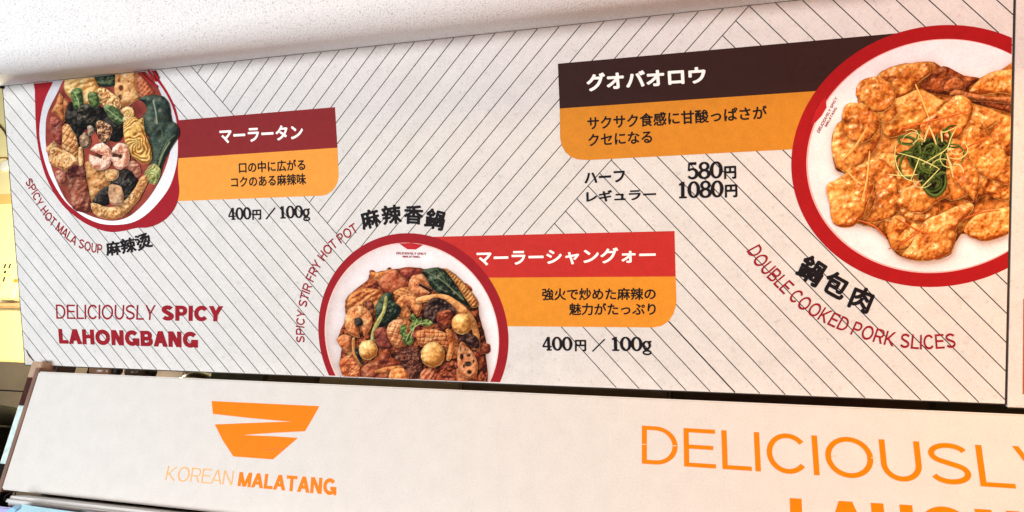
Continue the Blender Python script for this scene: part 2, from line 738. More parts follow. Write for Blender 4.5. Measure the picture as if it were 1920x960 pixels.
def slab_glyph(ch):
    """slab-serif figures: list of (path, widths); height 1, y up; returns advance"""
    w = 0.62
    if ch == '0':
        return [(_arc(.375, .5, .295, .455, 90, 450, 28), [.09, .14, .2, .14, .09, .14, .2, .14, .09])], .76
    if ch == '1':
        return [([(.30, 0), (.30, 1)], .19), ([(.06, .045), (.56, .045)], .09), ([(.07, .80), (.30, .95)], .10)], .64
    if ch == '4':
        return [([(.50, 0), (.50, 1)], .18), ([(.02, .29), (.72, .29)], .09), ([(.05, .29), (.46, .97)], .09),
                ([(.32, .04), (.72, .04)], .08)], .78
    if ch == '5':
        return [([(.14, .94), (.62, .94)], .14), ([(.16, .97), (.13, .50)], .09),
                (np.r_[_arc(.36, .33, .285, .28, 140, -150, 18)], [.08, .12, .19, .12, .10])], .74
    if ch == '8':
        return [(_arc(.365, .745, .245, .215, 90, 450, 22), [.09, .16, .09, .16, .09]),
                (_arc(.365, .27, .29, .235, 90, 450, 22), [.09, .19, .09, .19, .09])], .74
    if ch == 'g':
        return [(_arc(.30, .42, .22, .26, 90, 450, 22), [.08, .15, .08, .15, .08]),
                ([(.44, .66), (.64, .68)], .10), ([(.14, .20), (.20, .08), (.46, .05)], .10),
                (_arc(.32, -.10, .26, .13, 60, 420, 20), .09)], .68
    return [], .3


def slab_text(name, s, BL, BR, h, m, layer, parent, label=None, extra=(), surf=board, n=BN):
    """figures set on the baseline BL-BR; extra = quads for characters set from the font"""
    glyphs, x = [], 0
    for ch in s:
        g, a = slab_glyph(ch)
        glyphs.append((g, x))
        x += a
    a, b = surf([BL])[0], surf([BR])[0]
    L = np.linalg.norm(b - a)
    T = (b - a) / L
    U = np.cross(n, T)
    VV, FF = [], []
    lay = layer
    for g, gx in glyphs:
        for path, w in g:
            V, F, _ = ribbon(path, np.asarray(w) * 1.1 + .025 if hasattr(w, '__len__') else w * 1.12 + .02)
            W = a + np.outer((V[:, 0] + gx) / x * L, T) + np.outer(V[:, 1] * h, U) + n * lay * LAYER
            lay += 0.25
            k = len(VV)
            VV += list(W)
            FF += [tuple(i + k for i in f_) for f_ in orient(W, F, n)]
    for ch, TL, TR, BR_, BL_, bold in extra:
        if ch == '／':
            V, F, _ = ribbon([TL, BR_], 2.6)
            W = surf(V, layer * LAYER)
        else:
            V, F, Z = text2d(ch, bold)
            lo, hi = V.min(0), V.max(0)
            u = (V - lo) / (hi - lo)
            c = [surf([q])[0] for q in (TL, TR, BR_, BL_)]
            u0, v0 = u[:, :1], u[:, 1:]
            W = c[3] * (1 - u0) * (1 - v0) + c[2] * u0 * (1 - v0) + c[1] * u0 * v0 + c[0] * (1 - u0) * v0 + np.outer(layer + Z, n) * LAYER
        k = len(VV)
        VV += list(W)
        FF += [tuple(i + k for i in f_) for f_ in orient(W, F, n)]
    return build(name, VV, FF, m, parent, label)


# ------------------------------------------------------------------ printed food
LDIR = nz(np.array([-0.42, -0.62, 0.72]))
_lay = [0.0]


def mixc(a, b, t):
    return a * (1 - t[:, None]) + b * t[:, None]


_queue = []
_base = [0.0]                                      # where the stack of the present dish starts


def food(parent, name, pts, tf, pal, R=10, raw=False, **kw):
    """note one printed piece of food: its outline on the sheet and how it is drawn (see draw_dish)"""
    P = np.array([tf(*q) for q in pts], float)
    if not raw:
        P = spline(P, 4)
    c = P.mean(0)
    _lay[0] += 1
    seed = _lay[0] * 3.1
    P = P + (fbm(P, .22, seed, 2) - .5)[:, None] * (P - c) / np.maximum(np.hypot(*(P - c).T), 1)[:, None] * min(3.4, R * .34)
    _queue.append((parent, name, P, tf, pal, R, seed, _lay[0], kw))


def scatter(parent, region, tf, n, size, kinds, seed, **kw):
    """many small pieces strewn over a region of the dish"""
    rg = np.random.default_rng(seed)
    Rg = spline(np.array(region, float), 4)
    lo, hi = Rg.min(0), Rg.max(0)
    k = 0
    while k < n:
        c = lo + rg.random(2) * (hi - lo)
        if not inside(c[None], Rg)[0]:
            continue
        name, pal = kinds[rg.integers(len(kinds))]
        r = size[0] + rg.random() * (size[1] - size[0])
        el, an = .5 + .5 * rg.random(), rg.random() * math.pi
        pts = []
        for a in np.linspace(0, 2 * math.pi, 9, endpoint=False):
            q = r * (.75 + .5 * rg.random())
            x, y = q * math.cos(a), q * el * math.sin(a)
            pts.append((c[0] + x * math.cos(an) - y * math.sin(an), c[1] + x * math.sin(an) + y * math.cos(an)))
        food(parent, name, pts, tf, pal, **kw)
        k += 1


HDIR = nz(LDIR + np.array([0, 0, 1.0]))


def draw_dish():
    """print the noted pieces in order; a piece is darker close to those lying on it, as in the printed picture"""
    for i in range(len(_queue)):
        above = []
        P0 = _queue[i][2]
        lo, hi = P0.min(0) - 14, P0.max(0) + 14
        for q in _queue[i + 1:]:
            P = q[2]
            if (P.max(0) > lo).all() and (P.min(0) < hi).all():
                above.append((P[::2] + np.array([1.4, 2.4]), min(5.5, 1.5 + .28 * q[5])))
        draw_piece(*_queue[i], above)
    _queue.clear()


def draw_piece(parent, name, P, tf, pal, R, seed, lay, kw, above):
    g_ = kw.get
    rough, freq, ridge, swirl, cross = g_('rough', 1.0), g_('freq', .10), g_('ridge'), g_('swirl'), g_('cross')
    holes, veins, spots, glint, step, flat = g_('holes', ()), g_('veins', ()), g_('spots'), g_('glint', .22), g_('step', 1.5), g_('flat', 0.0)
    Pc = sheet_clip(P)
    if len(Pc) < 3:
        return
    v, f_ = fill(Pc, step)

    def height(Q):
        d = np.clip(dist_poly(Q, P) / R, 0, 1)
        h = R * .8 * np.sqrt(np.maximum(1 - (1 - d) ** 2, 0)) * (1 - flat)
        h = h + rough * 11 * (fbm(Q, freq * .55, seed, 3) - .5) + rough * .5 * (fbm(Q, freq * 3.2, seed + 9, 2) - .5)
        if ridge:
            ang, wl, amp = ridge
            a = math.radians(ang)
            s = Q[:, 0] * math.cos(a) + Q[:, 1] * math.sin(a) + 6 * (fbm(Q, .05, seed + 4, 2) - .5)
            h = h + amp * np.sin(s * 2 * math.pi / wl)
        if cross:
            ang, wl, amp = cross
            for da in (0, 80):
                a = math.radians(ang + da)
                s = Q[:, 0] * math.cos(a) + Q[:, 1] * math.sin(a) + 5 * (fbm(Q, .06, seed + 4, 2) - .5)
                h = h - amp * np.exp(-((s / wl - np.round(s / wl)) * wl / 1.3) ** 2)
        if swirl:
            cx, cy, wl, amp, k = swirl
            cx, cy = tf(cx, cy)
            dx, dy = Q[:, 0] - cx, (Q[:, 1] - cy) * .72
            s = np.hypot(dx, dy) + k * np.arctan2(dy, dx) + 26 * (fbm(Q, .035, seed + 5, 2) - .5)
            h = h + amp * np.sin(s * 2 * math.pi / wl)
        return h
    h0 = height(v)
    e = .7
    gx = (height(v + [e, 0]) - h0) / e
    gy = (height(v + [0, e]) - h0) / e
    k = .72
    nl = np.sqrt((gx * k) ** 2 + (gy * k) ** 2 + 1)
    t = np.clip((-gx * k * LDIR[0] - gy * k * LDIR[1] + LDIR[2]) / nl, 0, 1)
    dark, mid, light = [lin(c_) for c_ in pal]
    tone = np.clip((t - .72) * 1.3 + .5 + .75 * (fbm(v, freq * .5, seed + 2, 3) - .5) + .35 * (fbm(v, .5, seed + 21, 2) - .5)
                   + g_('mott', .5) * ((fbm(v, .13, seed + 31, 3) - .5) + .6 * (fbm(v, .32, seed + 33, 2) - .5)), 0, 1)
    col = np.where((tone < .5)[:, None], mixc(dark, mid, np.clip(tone * 2, 0, 1)), mixc(mid, light, np.clip(tone * 2 - 1, 0, 1)))
    hue = (fbm(v, .09, seed + 15, 2) - .5)[:, None]
    col = col * (1 + hue * np.array([.25, -.1, -.35]))
    if spots:
        sc, thr, f2 = spots
        q = np.clip((fbm(v, f2, seed + 6, 2) - thr) * 9, 0, 1)
        col = mixc(col, lin(sc), q)
    for hp in holes:
        cx, cy, rx, ry, hc = hp[:5]
        a0, b0 = tf(cx, cy), tf(cx + rx, cy + ry)
        q = np.hypot((v[:, 0] - a0[0]) / abs(b0[0] - a0[0]), (v[:, 1] - a0[1]) / abs(b0[1] - a0[1]))
        col = mixc(col, lin(hc), np.clip((1.15 - q) * 4, 0, 1))
        col = mixc(col, lin(hc) * .6, np.clip((.8 - q) * 3, 0, 1))
    for path, w, vc in veins:
        L = np.array([tf(*q) for q in path])
        L = spline(L, 6, False) if len(L) > 2 else L
        d = np.full(len(v), 1e9)
        for a, b in zip(L[:-1], L[1:]):
            ab = b - a
            tt = np.clip(((v - a) @ ab) / max(ab @ ab, 1e-6), 0, 1)
            ee = v - a - tt[:, None] * ab
            d = np.minimum(d, np.hypot(ee[:, 0], ee[:, 1]))
        col = mixc(col, lin(vc), np.clip(1.3 - d / w, 0, 1) * .85)
    ed = np.clip(dist_poly(v, P) / max(2.0, R * .28), 0, 1)
    eo = g_('soft', .58) * .5
    col = col * (1 - eo + eo * ed)[:, None]
    if glint:
        n2 = np.sqrt(gx ** 2 + gy ** 2 + 1)
        sp = np.clip((-gx * HDIR[0] - gy * HDIR[1] + HDIR[2]) / n2, 0, 1) ** 36
        sp = sp * np.clip((fbm(v, .16, seed + 11, 2) - .46) * 5, 0, 1) * glint
        col = col + sp[:, None] * np.array([.75, .66, .5])
    sh = np.zeros(len(v))
    for Q, sg in above:
        m = ((v > Q.min(0) - 14) & (v < Q.max(0) + 14)).all(1)
        if m.any():
            vv = v[m]
            d = dist_poly(vv, Q)
            d[inside(vv, Q)] = 0
            sh[m] = np.maximum(sh[m], np.exp(-d / sg))
    col = col * (1 - g_('soft', .58) * sh)[:, None]
    W = board(v, (8 + (lay - _base[0]) * .22) * LAYER)
    build(name, W, orient(W, f_, BN), PRINT, parent, g_('label'), np.clip(col, 0.002, .95))


def shred(parent, name, paths, tf, w, ca, cb, label=None):
    """thin strips lying on the dish, each a piece of its own"""
    _lay[0] += 1
    for i, p in enumerate(paths):
        L = spline([tf(*q) for q in p], 7, False)
        V, F, A = ribbon(L, [w * .6, w, w, w * .5])
        W = board(V, (8 + (_lay[0] - _base[0]) * .22 + i * .02) * LAYER)
        t = np.clip(.5 - .5 * A + .35 * (fbm(np.array(V), .12, i + 3., 2) - .5), 0, 1)
        build(name, W, orient(W, F, BN), PRINT, parent, label, mixc(lin(ca), lin(cb), t))


def circle_px(cu, cv, r, n=120):
    """a true circle on the board, as sheet points"""
    t = np.linspace(0, 2 * math.pi, n, endpoint=False)
    W = uvw(np.stack([cu + r * np.cos(t), cv + r * np.sin(t)], 1)) - CAM
    C = (ROT.T @ W.T).T
    return np.stack([960 + FPX * C[:, 0] / C[:, 2], 480 + FPX * C[:, 1] / C[:, 2]], 1)


# =================================================================== STRUCTURE
# soffit above the signs: a fabric covered panel sloping up towards the customer, its rear lip an added roll that shades the strip along the board
def soffit():
    E = np.array([BO[1] + 0.004, BO[2] + 0.003])
    prof = []
    a = math.radians(-31)
    L = 0.085
    steps = 5
    for i in range(steps + 1):
        prof.append(E + L * i / steps * np.array([-math.cos(a), math.sin(a)]))
    r = 0.07
    ang = a
    for i in range(12):
        ang += math.radians(56) / 12
        prof.append(prof[-1] + r * math.radians(56) / 12 * np.array([-math.cos(ang), math.sin(ang)]))
    for i in range(10):
        prof.append(prof[-1] + 0.09 * np.array([-math.cos(ang), math.sin(ang)]))
    prof = np.array(prof)
    top = prof + np.array([0.012, 0.03])
    xs = np.linspace(-2.3, 1.5, 20)
    V, F = [], []
    n = len(prof)
    for x in xs:
        V += [(x, p[0], p[1]) for p in prof]
    k = len(V)
    for x in xs:
        V += [(x, p[0], p[1]) for p in top]
    for i in range(len(xs) - 1):
        for j in range(n - 1):
            F.append((i * n + j, (i + 1) * n + j, (i + 1) * n + j + 1, i * n + j + 1))
            F.append((k + i * n + j, k + i * n + j + 1, k + (i + 1) * n + j + 1, k + (i + 1) * n + j))
        F.append((i * n, k + i * n, k + (i + 1) * n, (i + 1) * n))
        F.append((i * n + n - 1, (i + 1) * n + n - 1, k + (i + 1) * n + n - 1, k + i * n + n - 1))
    for i in (0, len(xs) - 1):
        for j in range(n - 1):
            q = (i * n + j, i * n + j + 1, k + i * n + j + 1, k + i * n + j)
            F.append(q if i == 0 else q[::-1])
    o = build('ceiling', V, F, FABRIC, smooth=True)
    tag(o, kind='structure')


soffit()

# =================================================================== KITCHEN BEHIND
KY = 1.95
kit = upright(KY)


def world_rect(px0, px1, py0, py1, y):
    a = upright(y)([(px0, py0)])[0]
    b = upright(y)([(px1, py1)])[0]
    return a[0], b[0], b[2], a[2]


M_CREAM = mat('cream_wall', (238, 226, 178), 0.7, 0.2, 0.05, 8, bump=0.05)
M_TILE = mat('yellow_tile', (236, 220, 160), 0.4, 0.4, 0.06, 60, speck=0.25, speck_scale=120, bump=0.1)
M_BROWN = mat('brown_cabinet', (92, 82, 72), 0.4, 0.4, 0.10, 12)
M_BLACK = mat('black_plastic', (14, 12, 12), 0.7, 0.12, 0.2, 20)
M_PLATE = mat('ivory_plastic', (235, 222, 170), 0.4, 0.4, 0.03, 40)


def frame_pts(px, y):
    return [upright(y)([q])[0] for q in px]


wz = upright(KY)
zt = wz([(20, 575)])[0][2]
x0k = -7.0
zmid = wz([(20, 578)])[0][2]
zlow = wz([(20, 681)])[0][2]
o = build('wall', *boxmesh(x0k, 1.6, KY, KY + 0.1, zmid, 4.6), M_CREAM)
tag(o, kind='structure')
o = build('tiled_wall', *boxmesh(x0k, 1.6, KY - 0.004, KY + 0.09, zlow + 0.0, zmid - 0.002), M_TILE)
tag(o, kind='structure')
# brown tiled wall base
bw = empty('kitchen_cabinet', (-1.9, KY - 0.03, 0), 'brown tiled kitchen cabinet left of the off-white fascia under the yellow tiles', 'cabinet')
build('cabinet_front', *boxmesh(x0k, 1.6, KY - 0.05, KY + 0.05, 0, zlow - 0.002), M_BROWN, bw)
gl = []
g1 = wz([(15, 734)])[0]
gl.append(boxmesh(x0k, 1.6, KY - 0.0515, KY - 0.046, g1[2] - .002, g1[2] + .002))
for i in range(-6, 7):
    gx = wz([(8, 712)])[0][0] + i * 0.3
    gl.append(boxmesh(gx - .002, gx + .002, KY - 0.0517, KY - 0.046, 0.9, zlow - 0.003))
build('joints', *join(*gl), M_BLACK, bw)
# small ledge above the tiles
e0 = wz([(0, 571)])[0]
led = build('wall_ledge', *boxmesh(x0k, 1.4, KY - 0.03, KY - 0.001, zmid - 0.004, zmid + 0.018, 0.004),
            mat('ledge', (196, 158, 116), 0.5, 0.3, 0.1, 20))
tag(led, 'thin tan ledge along the yellow kitchen wall above the small tiles', 'ledge')


def socket(px, py, label):
    c = wz([(px, py)])[0]
    r = empty('power_socket', (c[0], KY, c[2] - .03), label, 'socket', 'power sockets on the yellow kitchen wall')
    build('socket_plate', *boxmesh(c[0] - .030, c[0] + .030, KY - .010, KY - .0005, c[2] - .030, c[2] + .030, .003), M_PLATE, r)
    for s in (-1, 1):
        build('slot', *boxmesh(c[0] + s * .014 - .0035, c[0] + s * .014 + .0035, KY - .0112, KY - .009, c[2] + .002, c[2] + .022), M_BLACK, r)
    build('screw', *tube([(c[0], KY - .009, c[2] - .016), (c[0], KY - .0125, c[2] - .016)], .0055, 10), M_BLACK, r)


socket(16.5, 505, 'upper ivory power socket on the yellow kitchen wall beside the menu board')
socket(5.5, 530, 'lower ivory power socket on the yellow kitchen wall by the picture edge')
c = wz([(34, 553)])[0]
sb = empty('switch_box', (c[0], KY, c[2] - .05), 'small ivory box on the kitchen wall just above the tan ledge', 'switch box')
build('housing', *boxmesh(c[0] - .030, c[0] + .06, KY - .06, KY - .0005, c[2] - .035, c[2] + .040, .006), M_PLATE, sb)
q = wz([(31, 527)])[0]
build('indicator', *tube([(q[0], KY - .001, q[2]), (q[0], KY - .008, q[2])], .008, 10), mat('amber', (214, 150, 40), .4), sb)
cab = [wz([p])[0] + np.array([0, -.012, 0]) for p in [(-40, 222), (-15, 228), (2, 236), (14, 250), (24, 275)]]
o = build('wall_cable', *tube([tuple(p) for p in cab], .004, 8), mat('cable', (70, 52, 40), .5))
tag(o, 'dark cable bending across the upper cream kitchen wall', 'cable')
c = wz([(13, 312)])[0]
hk = empty('wall_hook', (c[0], KY, c[2] - .02), 'round white hook with a brown loop on the cream kitchen wall', 'hook')
t_ = np.linspace(0, 2 * math.pi, 16)
build('hook_disc', *tube([(c[0], KY - .001, c[2]), (c[0], KY - .012, c[2]), (c[0], KY - .014, c[2])], [.028, .028, .02], 20),
      mat('white_plastic', (245, 245, 240), .3, .5), hk)
build('loop', *tube([tuple(wz([p])[0] + [0, -.006, 0]) for p in [(-14, 310), (-6, 301), (4, 297), (14, 297), (20, 303)]], .0035, 8),
      mat('loop', (150, 90, 40), .5), hk)
# shelf under the cream wall with its own warm front
c0 = wz([(0, 366)])[0]
c1 = wz([(0, 382)])[0]
sh = build('wall_shelf', *boxmesh(x0k, wz([(60, 370)])[0][0], KY - .022, KY - .0006, c1[2] - .004, c0[2] - .004, .006),
           mat('tan_board', (226, 190, 120), .6, .2, .05, 10))
tag(sh, 'long tan rail across the cream kitchen wall above the sockets', 'rail')
# black bin low on the left
bx = upright(1.5)([(2, 800)])[0]
bn = empty('waste_bin', (bx[0] - .1, 1.5, 0.7), 'black rounded bin standing before the brown wall at lower left', 'bin')
vb, fb = [], []
for i, (zz, rr) in enumerate([(.75, .085), (bx[2] - .0, .105), (bx[2] + .035, .10), (bx[2] + .06, .075), (bx[2] + .066, .03)]):
    for k in range(24):
        a = 2 * math.pi * k / 24
        vb.append((bx[0] - .085 + rr * math.cos(a), 1.5 + rr * math.sin(a), zz))
for i in range(4):
    for k in range(24):
        fb.append((i * 24 + k, i * 24 + (k + 1) % 24, (i + 1) * 24 + (k + 1) % 24, (i + 1) * 24 + k))
fb.append(tuple(range(96, 120)))
build('bin_body', vb, fb, M_BLACK, bn, smooth=True)
rim = [(bx[0] - .085 + .107 * math.cos(a), 1.5 + .107 * math.sin(a), bx[2]) for a in np.linspace(0, 2 * math.pi, 25)]
build('bin_rim', *tube(rim, .004, 6, False), DARKTRIM, bn)

# things glimpsed through the slit between board and fascia
GY = 1.02
gp = upright(GY)


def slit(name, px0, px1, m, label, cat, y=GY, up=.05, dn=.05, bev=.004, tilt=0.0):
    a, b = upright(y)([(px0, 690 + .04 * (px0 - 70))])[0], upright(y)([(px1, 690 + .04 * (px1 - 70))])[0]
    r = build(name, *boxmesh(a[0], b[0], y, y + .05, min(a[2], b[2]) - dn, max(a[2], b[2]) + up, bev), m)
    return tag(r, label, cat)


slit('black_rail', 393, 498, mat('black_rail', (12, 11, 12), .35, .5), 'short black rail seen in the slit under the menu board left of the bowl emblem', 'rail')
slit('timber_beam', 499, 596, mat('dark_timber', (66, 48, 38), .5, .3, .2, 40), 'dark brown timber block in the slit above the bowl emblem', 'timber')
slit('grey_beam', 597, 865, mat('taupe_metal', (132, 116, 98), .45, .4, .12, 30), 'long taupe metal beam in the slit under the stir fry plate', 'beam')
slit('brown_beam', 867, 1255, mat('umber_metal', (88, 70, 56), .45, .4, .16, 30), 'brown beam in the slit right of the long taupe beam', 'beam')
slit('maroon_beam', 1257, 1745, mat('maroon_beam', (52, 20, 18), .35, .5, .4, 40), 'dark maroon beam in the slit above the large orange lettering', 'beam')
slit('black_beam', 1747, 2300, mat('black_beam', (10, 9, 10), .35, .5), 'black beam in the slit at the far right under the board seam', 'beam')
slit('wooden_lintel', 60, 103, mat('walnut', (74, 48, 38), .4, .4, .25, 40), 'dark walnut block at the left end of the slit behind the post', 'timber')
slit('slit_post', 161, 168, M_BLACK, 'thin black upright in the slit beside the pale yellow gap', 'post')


def handle(px0, px1, r, m, label, name, cat, knob=True):
    a, b = gp([(px0, 690 + .035 * (px0 - 70))])[0], gp([(px1, 690 + .035 * (px1 - 70))])[0]
    root = empty(name, (float((a[0] + b[0]) / 2), GY, float(a[2]) - r), label, cat)
    n = 12
    path = [tuple(a + (b - a) * i / n) for i in range(n + 1)]
    rad = [r * (.55 if i in (0, n) else 1.0 - .12 * math.sin(i * .9)) for i in range(n + 1)]
    build('handle', *tube(path, rad, 12), m, root, smooth=True)
    if knob:
        p = tuple(b + np.array([.006, 0, 0]))
        build('ferrule', *tube([p, tuple(b + np.array([.014, 0, 0]))], r * .7, 12), DARKTRIM, root, smooth=True)
    return root


handle(172, 214, .012, mat('cocoa', (112, 80, 60), .3, .5, .2, 60), 'glossy brown ladle handle in the slit beside the black upright', 'ladle', 'ladle')
handle(238, 278, .012, mat('dark_cocoa', (78, 54, 44), .35, .5, .2, 60), 'dark brown rolling pin in the slit before the beige tile', 'rolling_pin', 'rolling pin')
tl = empty('tile_splashback', (-0.9, GY + .12, 1.5), 'beige tiled splashback seen through the slit right of the rolling pin', 'splashback')
a, b = upright(GY + .12)([(212, 690)])[0], upright(GY + .12)([(345, 700)])[0]
build('tile_panel', *boxmesh(a[0], b[0], GY + .12, GY + .14, a[2] - .12, a[2] + .12, .003), mat('beige_tile', (206, 178, 150), .35, .4, .08, 20), tl)
gx = upright(GY + .12)([(293, 700)])[0][0]
build('grout_line', *boxmesh(gx - .0012, gx + .0012, GY + .119, GY + .13, a[2] - .119, a[2] + .119), M_BROWN, tl)
lb = gp([(352, 706)])[0]
ldr = empty('lid', (lb[0], GY + .03, lb[2] - .02), 'dark brown pot lid with a white rim in the slit left of the black rail', 'lid')
V, F = [], []
for i, (rr, zz) in enumerate([(.032, -.004), (.030, .002), (.020, .010), (.006, .014)]):
    for k in range(24):
        aa = 2 * math.pi * k / 24
        V.append((lb[0] + rr * math.cos(aa), GY + .03 + rr * math.sin(aa), lb[2] + zz))
for i in range(3):
    for k in range(24):
        F.append((i * 24 + k, i * 24 + (k + 1) % 24, (i + 1) * 24 + (k + 1) % 24, (i + 1) * 24 + k))
F.append(tuple(range(72, 96)))
build('lid_dome', V, F, mat('brown_enamel', (58, 36, 30), .25, .5), ldr, smooth=True)
build('lid_rim', *tube([(lb[0] + .033 * math.cos(q), GY + .03 + .033 * math.sin(q), lb[2] - .005) for q in np.linspace(0, 2 * math.pi, 25)], .004, 8, False),
      mat('white_enamel', (236, 232, 226), .25, .5), ldr, smooth=True)

# =================================================================== MENU BOARD
mb = empty('menu_board', tuple(uvw([(BW / 2, BH)])[0]), 'wide tilted menu board with three dish photos, prices and a herringbone of thin lines', 'menu board')
TH = 0.035


def slab(u0, u1, v0, v1, t0, t1, bev=0):
    V = [uvw([(u, v)], -t)[0] for u in (u0, u1) for v in (v0, v1) for t in (t0, t1)]
    F = [(0, 1, 3, 2), (4, 6, 7, 5), (0, 4, 5, 1), (2, 3, 7, 6), (0, 2, 6, 4), (1, 5, 7, 3)]
    return V, F


def grid_slab(u0, u1, v0, v1, t):
    """printed sheet with front, and thickness t"""
    return slab(u0, u1, v0, v1, 0.0, t)


build('panel', *grid_slab(0, BW - .0012, 0, BH, .004), PAPER, mb)
build('backing', *slab(.002, BW - .0012, .002, BH - .002, .0045, TH), BOARDSIDE, mb)
trim = join(slab(-.0012, BW - .0012, -.0014, -.0002, -.0004, .02),
            slab(-.0014, -.0002, -.0002, BH, -.0002, .02),
            slab(-.0012, BW - .0012, BH + .0001, BH + .0015, -.0002, .02),
            slab(BW - .0011, BW + .0014, -.0014, BH + .0012, .0006, .02))
build('edge_trim', *trim, DARKTRIM, mb, 'thin black edging round the printed sheet')


_cs = uvw([(.0005, .0006)])[0]
build('corner_screw', *tube([tuple(_cs - BN * .002), tuple(_cs + BN * .003), tuple(_cs + BN * .0042)], [.0042, .0042, .0026], 14), M_BLACK, mb)


# herringbone of ruled lines
def rules():
    VV, FF = [], []

    def add(p, q, w=.00112):
        p, q = np.array(p), np.array(q)
        d = (q - p)
        L = np.hypot(*d)
        if L < .003:
            return
        nn = np.array([-d[1], d[0]]) / L * w / 2
        k = len(VV)
        W = uvw([p + nn, q + nn, q - nn, p - nn], LAYER)
        VV.extend(W)
        FF.extend(tuple(i + k for i in f_) for f_ in orient(W, [(0, 1, 2, 3)], BN))

    A = lambda v: .399 + v / 1.1186          # first backslash boundary
    B = lambda v: 1.2436 - v / 1.045         # slash boundary
    # crossing of A and B
    vc = (1.2436 - .399) / (1 / 1.1186 + 1 / 1.045)
    wd_ = BW - .0012

    def seg(u_at0, u_at5, v0, v1, w=.00112):
        """line u(v) clipped to the sheet"""
        s = (u_at5 - u_at0) / .5
        for lo, sign in ((0.0, 1), (wd_, -1)):
            if abs(s) > 1e-9:
                vv = (lo - u_at0) / s
                if sign == 1 and s > 0 or sign == -1 and s < 0:
                    v0 = max(v0, vv)
                else:
                    v1 = min(v1, vv)
        v0, v1 = max(v0, .0005), min(v1, BH - .0005)
        if v1 > v0:
            add((u_at0 + s * v0, v0), (u_at0 + s * v1, v1), w)
    # left field
    for k in range(0, 32):
        a, b = .399 - .0298 * k, .846 - .0292 * k
        seg(a, b, 0, min(vc, BH) if k == 0 else BH)
    # middle field of slashes, each ending on A
    for k in range(0, 28):
        a = .4226 + .03043 * k
        if a > 1.245:
            break
        ve = (a - .399) / (1 / 1.1186 + 1 / 1.045)
        seg(a, a - .5 / 1.045, 0, min(ve, BH))
    # right field of backslashes, each starting on B
    for k in range(-20, 36):
        a = 1.2440 + .0311 * k
        vs = max(0, (1.2436 - a) / (1 / 1.12 + 1 / 1.045))
        w = .00112
        seg(a, a + .5 / 1.12, vs, BH, w)
        if k == -15:                                  # one rule is printed heavier over its lower end
            seg(a + .0004, a + .0004 + .5 / 1.12, .405, BH, .0016)
    return VV, FF


build('ruled_lines', *rules(), LINE, mb)


# ---- banners and lettering of the first dish
def banner(name, P, col, layer, label):
    return print_area(name, P, col, layer, mb, label=label)


b1 = banner('title_banner', [(300, 228.3), (628.2, 200.9), (632.8, 277), (300, 299)], (128, 36, 40), 2, 'maroon title banner beside the soup bowl')
b1d = banner('description_banner', [(300, 299), (632.8, 277), (635, 331.7), (632.8, 341.5), (629.3, 349.5), (623.4, 357.4), (613.9, 364.2), (604.4, 366.9), (300, 378.4)],
             (226, 150, 62), 2, 'light orange description banner beside the soup bowl')
quad_text('title_text', 'マーラータン', (411.5, 241), (568.0, 233.0), (569, 261), (413, 269.5), WHITEINK, 4, b1, .030)
quad_text('description_text', '口の中に広がる', (447.8, 304), (571.9, 298.0), (573, 319.5), (448.6, 325.2), INK, 4, b1d, .024)
quad_text('description_text', 'コクのある麻辣味', (433.2, 331.5), (573.2, 324.4), (574.6, 346.2), (434, 352.2), INK, 4, b1d, .024)
slab_text('price_text', '400', (428.5, 412.4), (471.5, 411.0), .0193, INK, 4, mb, 'price of the soup, 400 yen for 100 g',
          extra=[('円', (473.2, 393.5), (489.7, 392.6), (490.2, 411.8), (473.4, 412.6), .035), ('／', (516.0, 389.5), (0, 0), (499, 411), (0, 0), 0)])
slab_text('price_text', '100g', (524.8, 409.8), (582.5, 407.8), .0193, INK, 4, mb)
arc_text('caption_text', 'SPICY HOT MALA SOUP', [(53, 337), (64, 358), (75, 380), (94, 409.5), (115.6, 430), (142, 451.5), (167, 462.5), (191.5, 467.5)], .0165, REDINK, 4, mb, .16,
         'small red capitals curving under the soup bowl')
turned_chars('dish_name', [('麻', 212.5, 465.5, 28, 6), ('辣', 240.4, 460.2, 29, 10), ('烫', 269.2, 452.6, 30, 18)], INK, 4, mb, .036)
quad_text('slogan_text', 'DELICIOUSLY', (104.9, 570.6), (292.4, 571.6), (290.4, 600.2), (106.2, 598), REDINK, 4, mb, .13, label='red slogan in thin capitals')
quad_text('slogan_text', 'SPICY', (303.1, 572.2), (418.8, 573.7), (417, 603.0), (303.8, 601.2), REDINK, 4, mb, .27, label='red slogan in bold capitals')
quad_text('slogan_text', 'LAHONGBANG', (109.4, 616.0), (371.2, 622), (371.5, 652.4), (111.5, 644.4), REDINK, 4, mb, .28, label='second line of the slogan in heavy red capitals')

# ---- second dish
b2 = banner('title_banner', [(762, 446), (803, 444.2), (1264.7, 433.1), (1266.8, 518.3), (900, 520.8), (780, 520)], (182, 44, 40), 2, 'bright red title banner of the stir fry')
b2d = banner('description_banner', [(880, 520.9), (1266.8, 518.3), (1268.2, 562.9), (1267, 574.5), (1262.4, 589), (1253.6, 602.2), (1240.5, 611), (1224.5, 613.9), (900, 611.2)],
             (214, 138, 42), 2, 'orange description banner of the stir fry')
quad_text('title_text', 'マーラーシャングォー', (893.5, 469.0), (1229.5, 462.5), (1229.5, 492.5), (894.5, 499.5), WHITEINK, 4, b2, .028)
quad_text('description_text', '強火で炒めた麻辣の', (1016.2, 540.2), (1229.7, 539.2), (1229.7, 562.4), (1016.2, 563.4), INK, 4, b2d, .024)
quad_text('description_text', '魅力がたっぷり', (1067.2, 568.2), (1229.7, 567.5), (1229.7, 591.2), (1067.2, 591.2), INK, 4, b2d, .024)
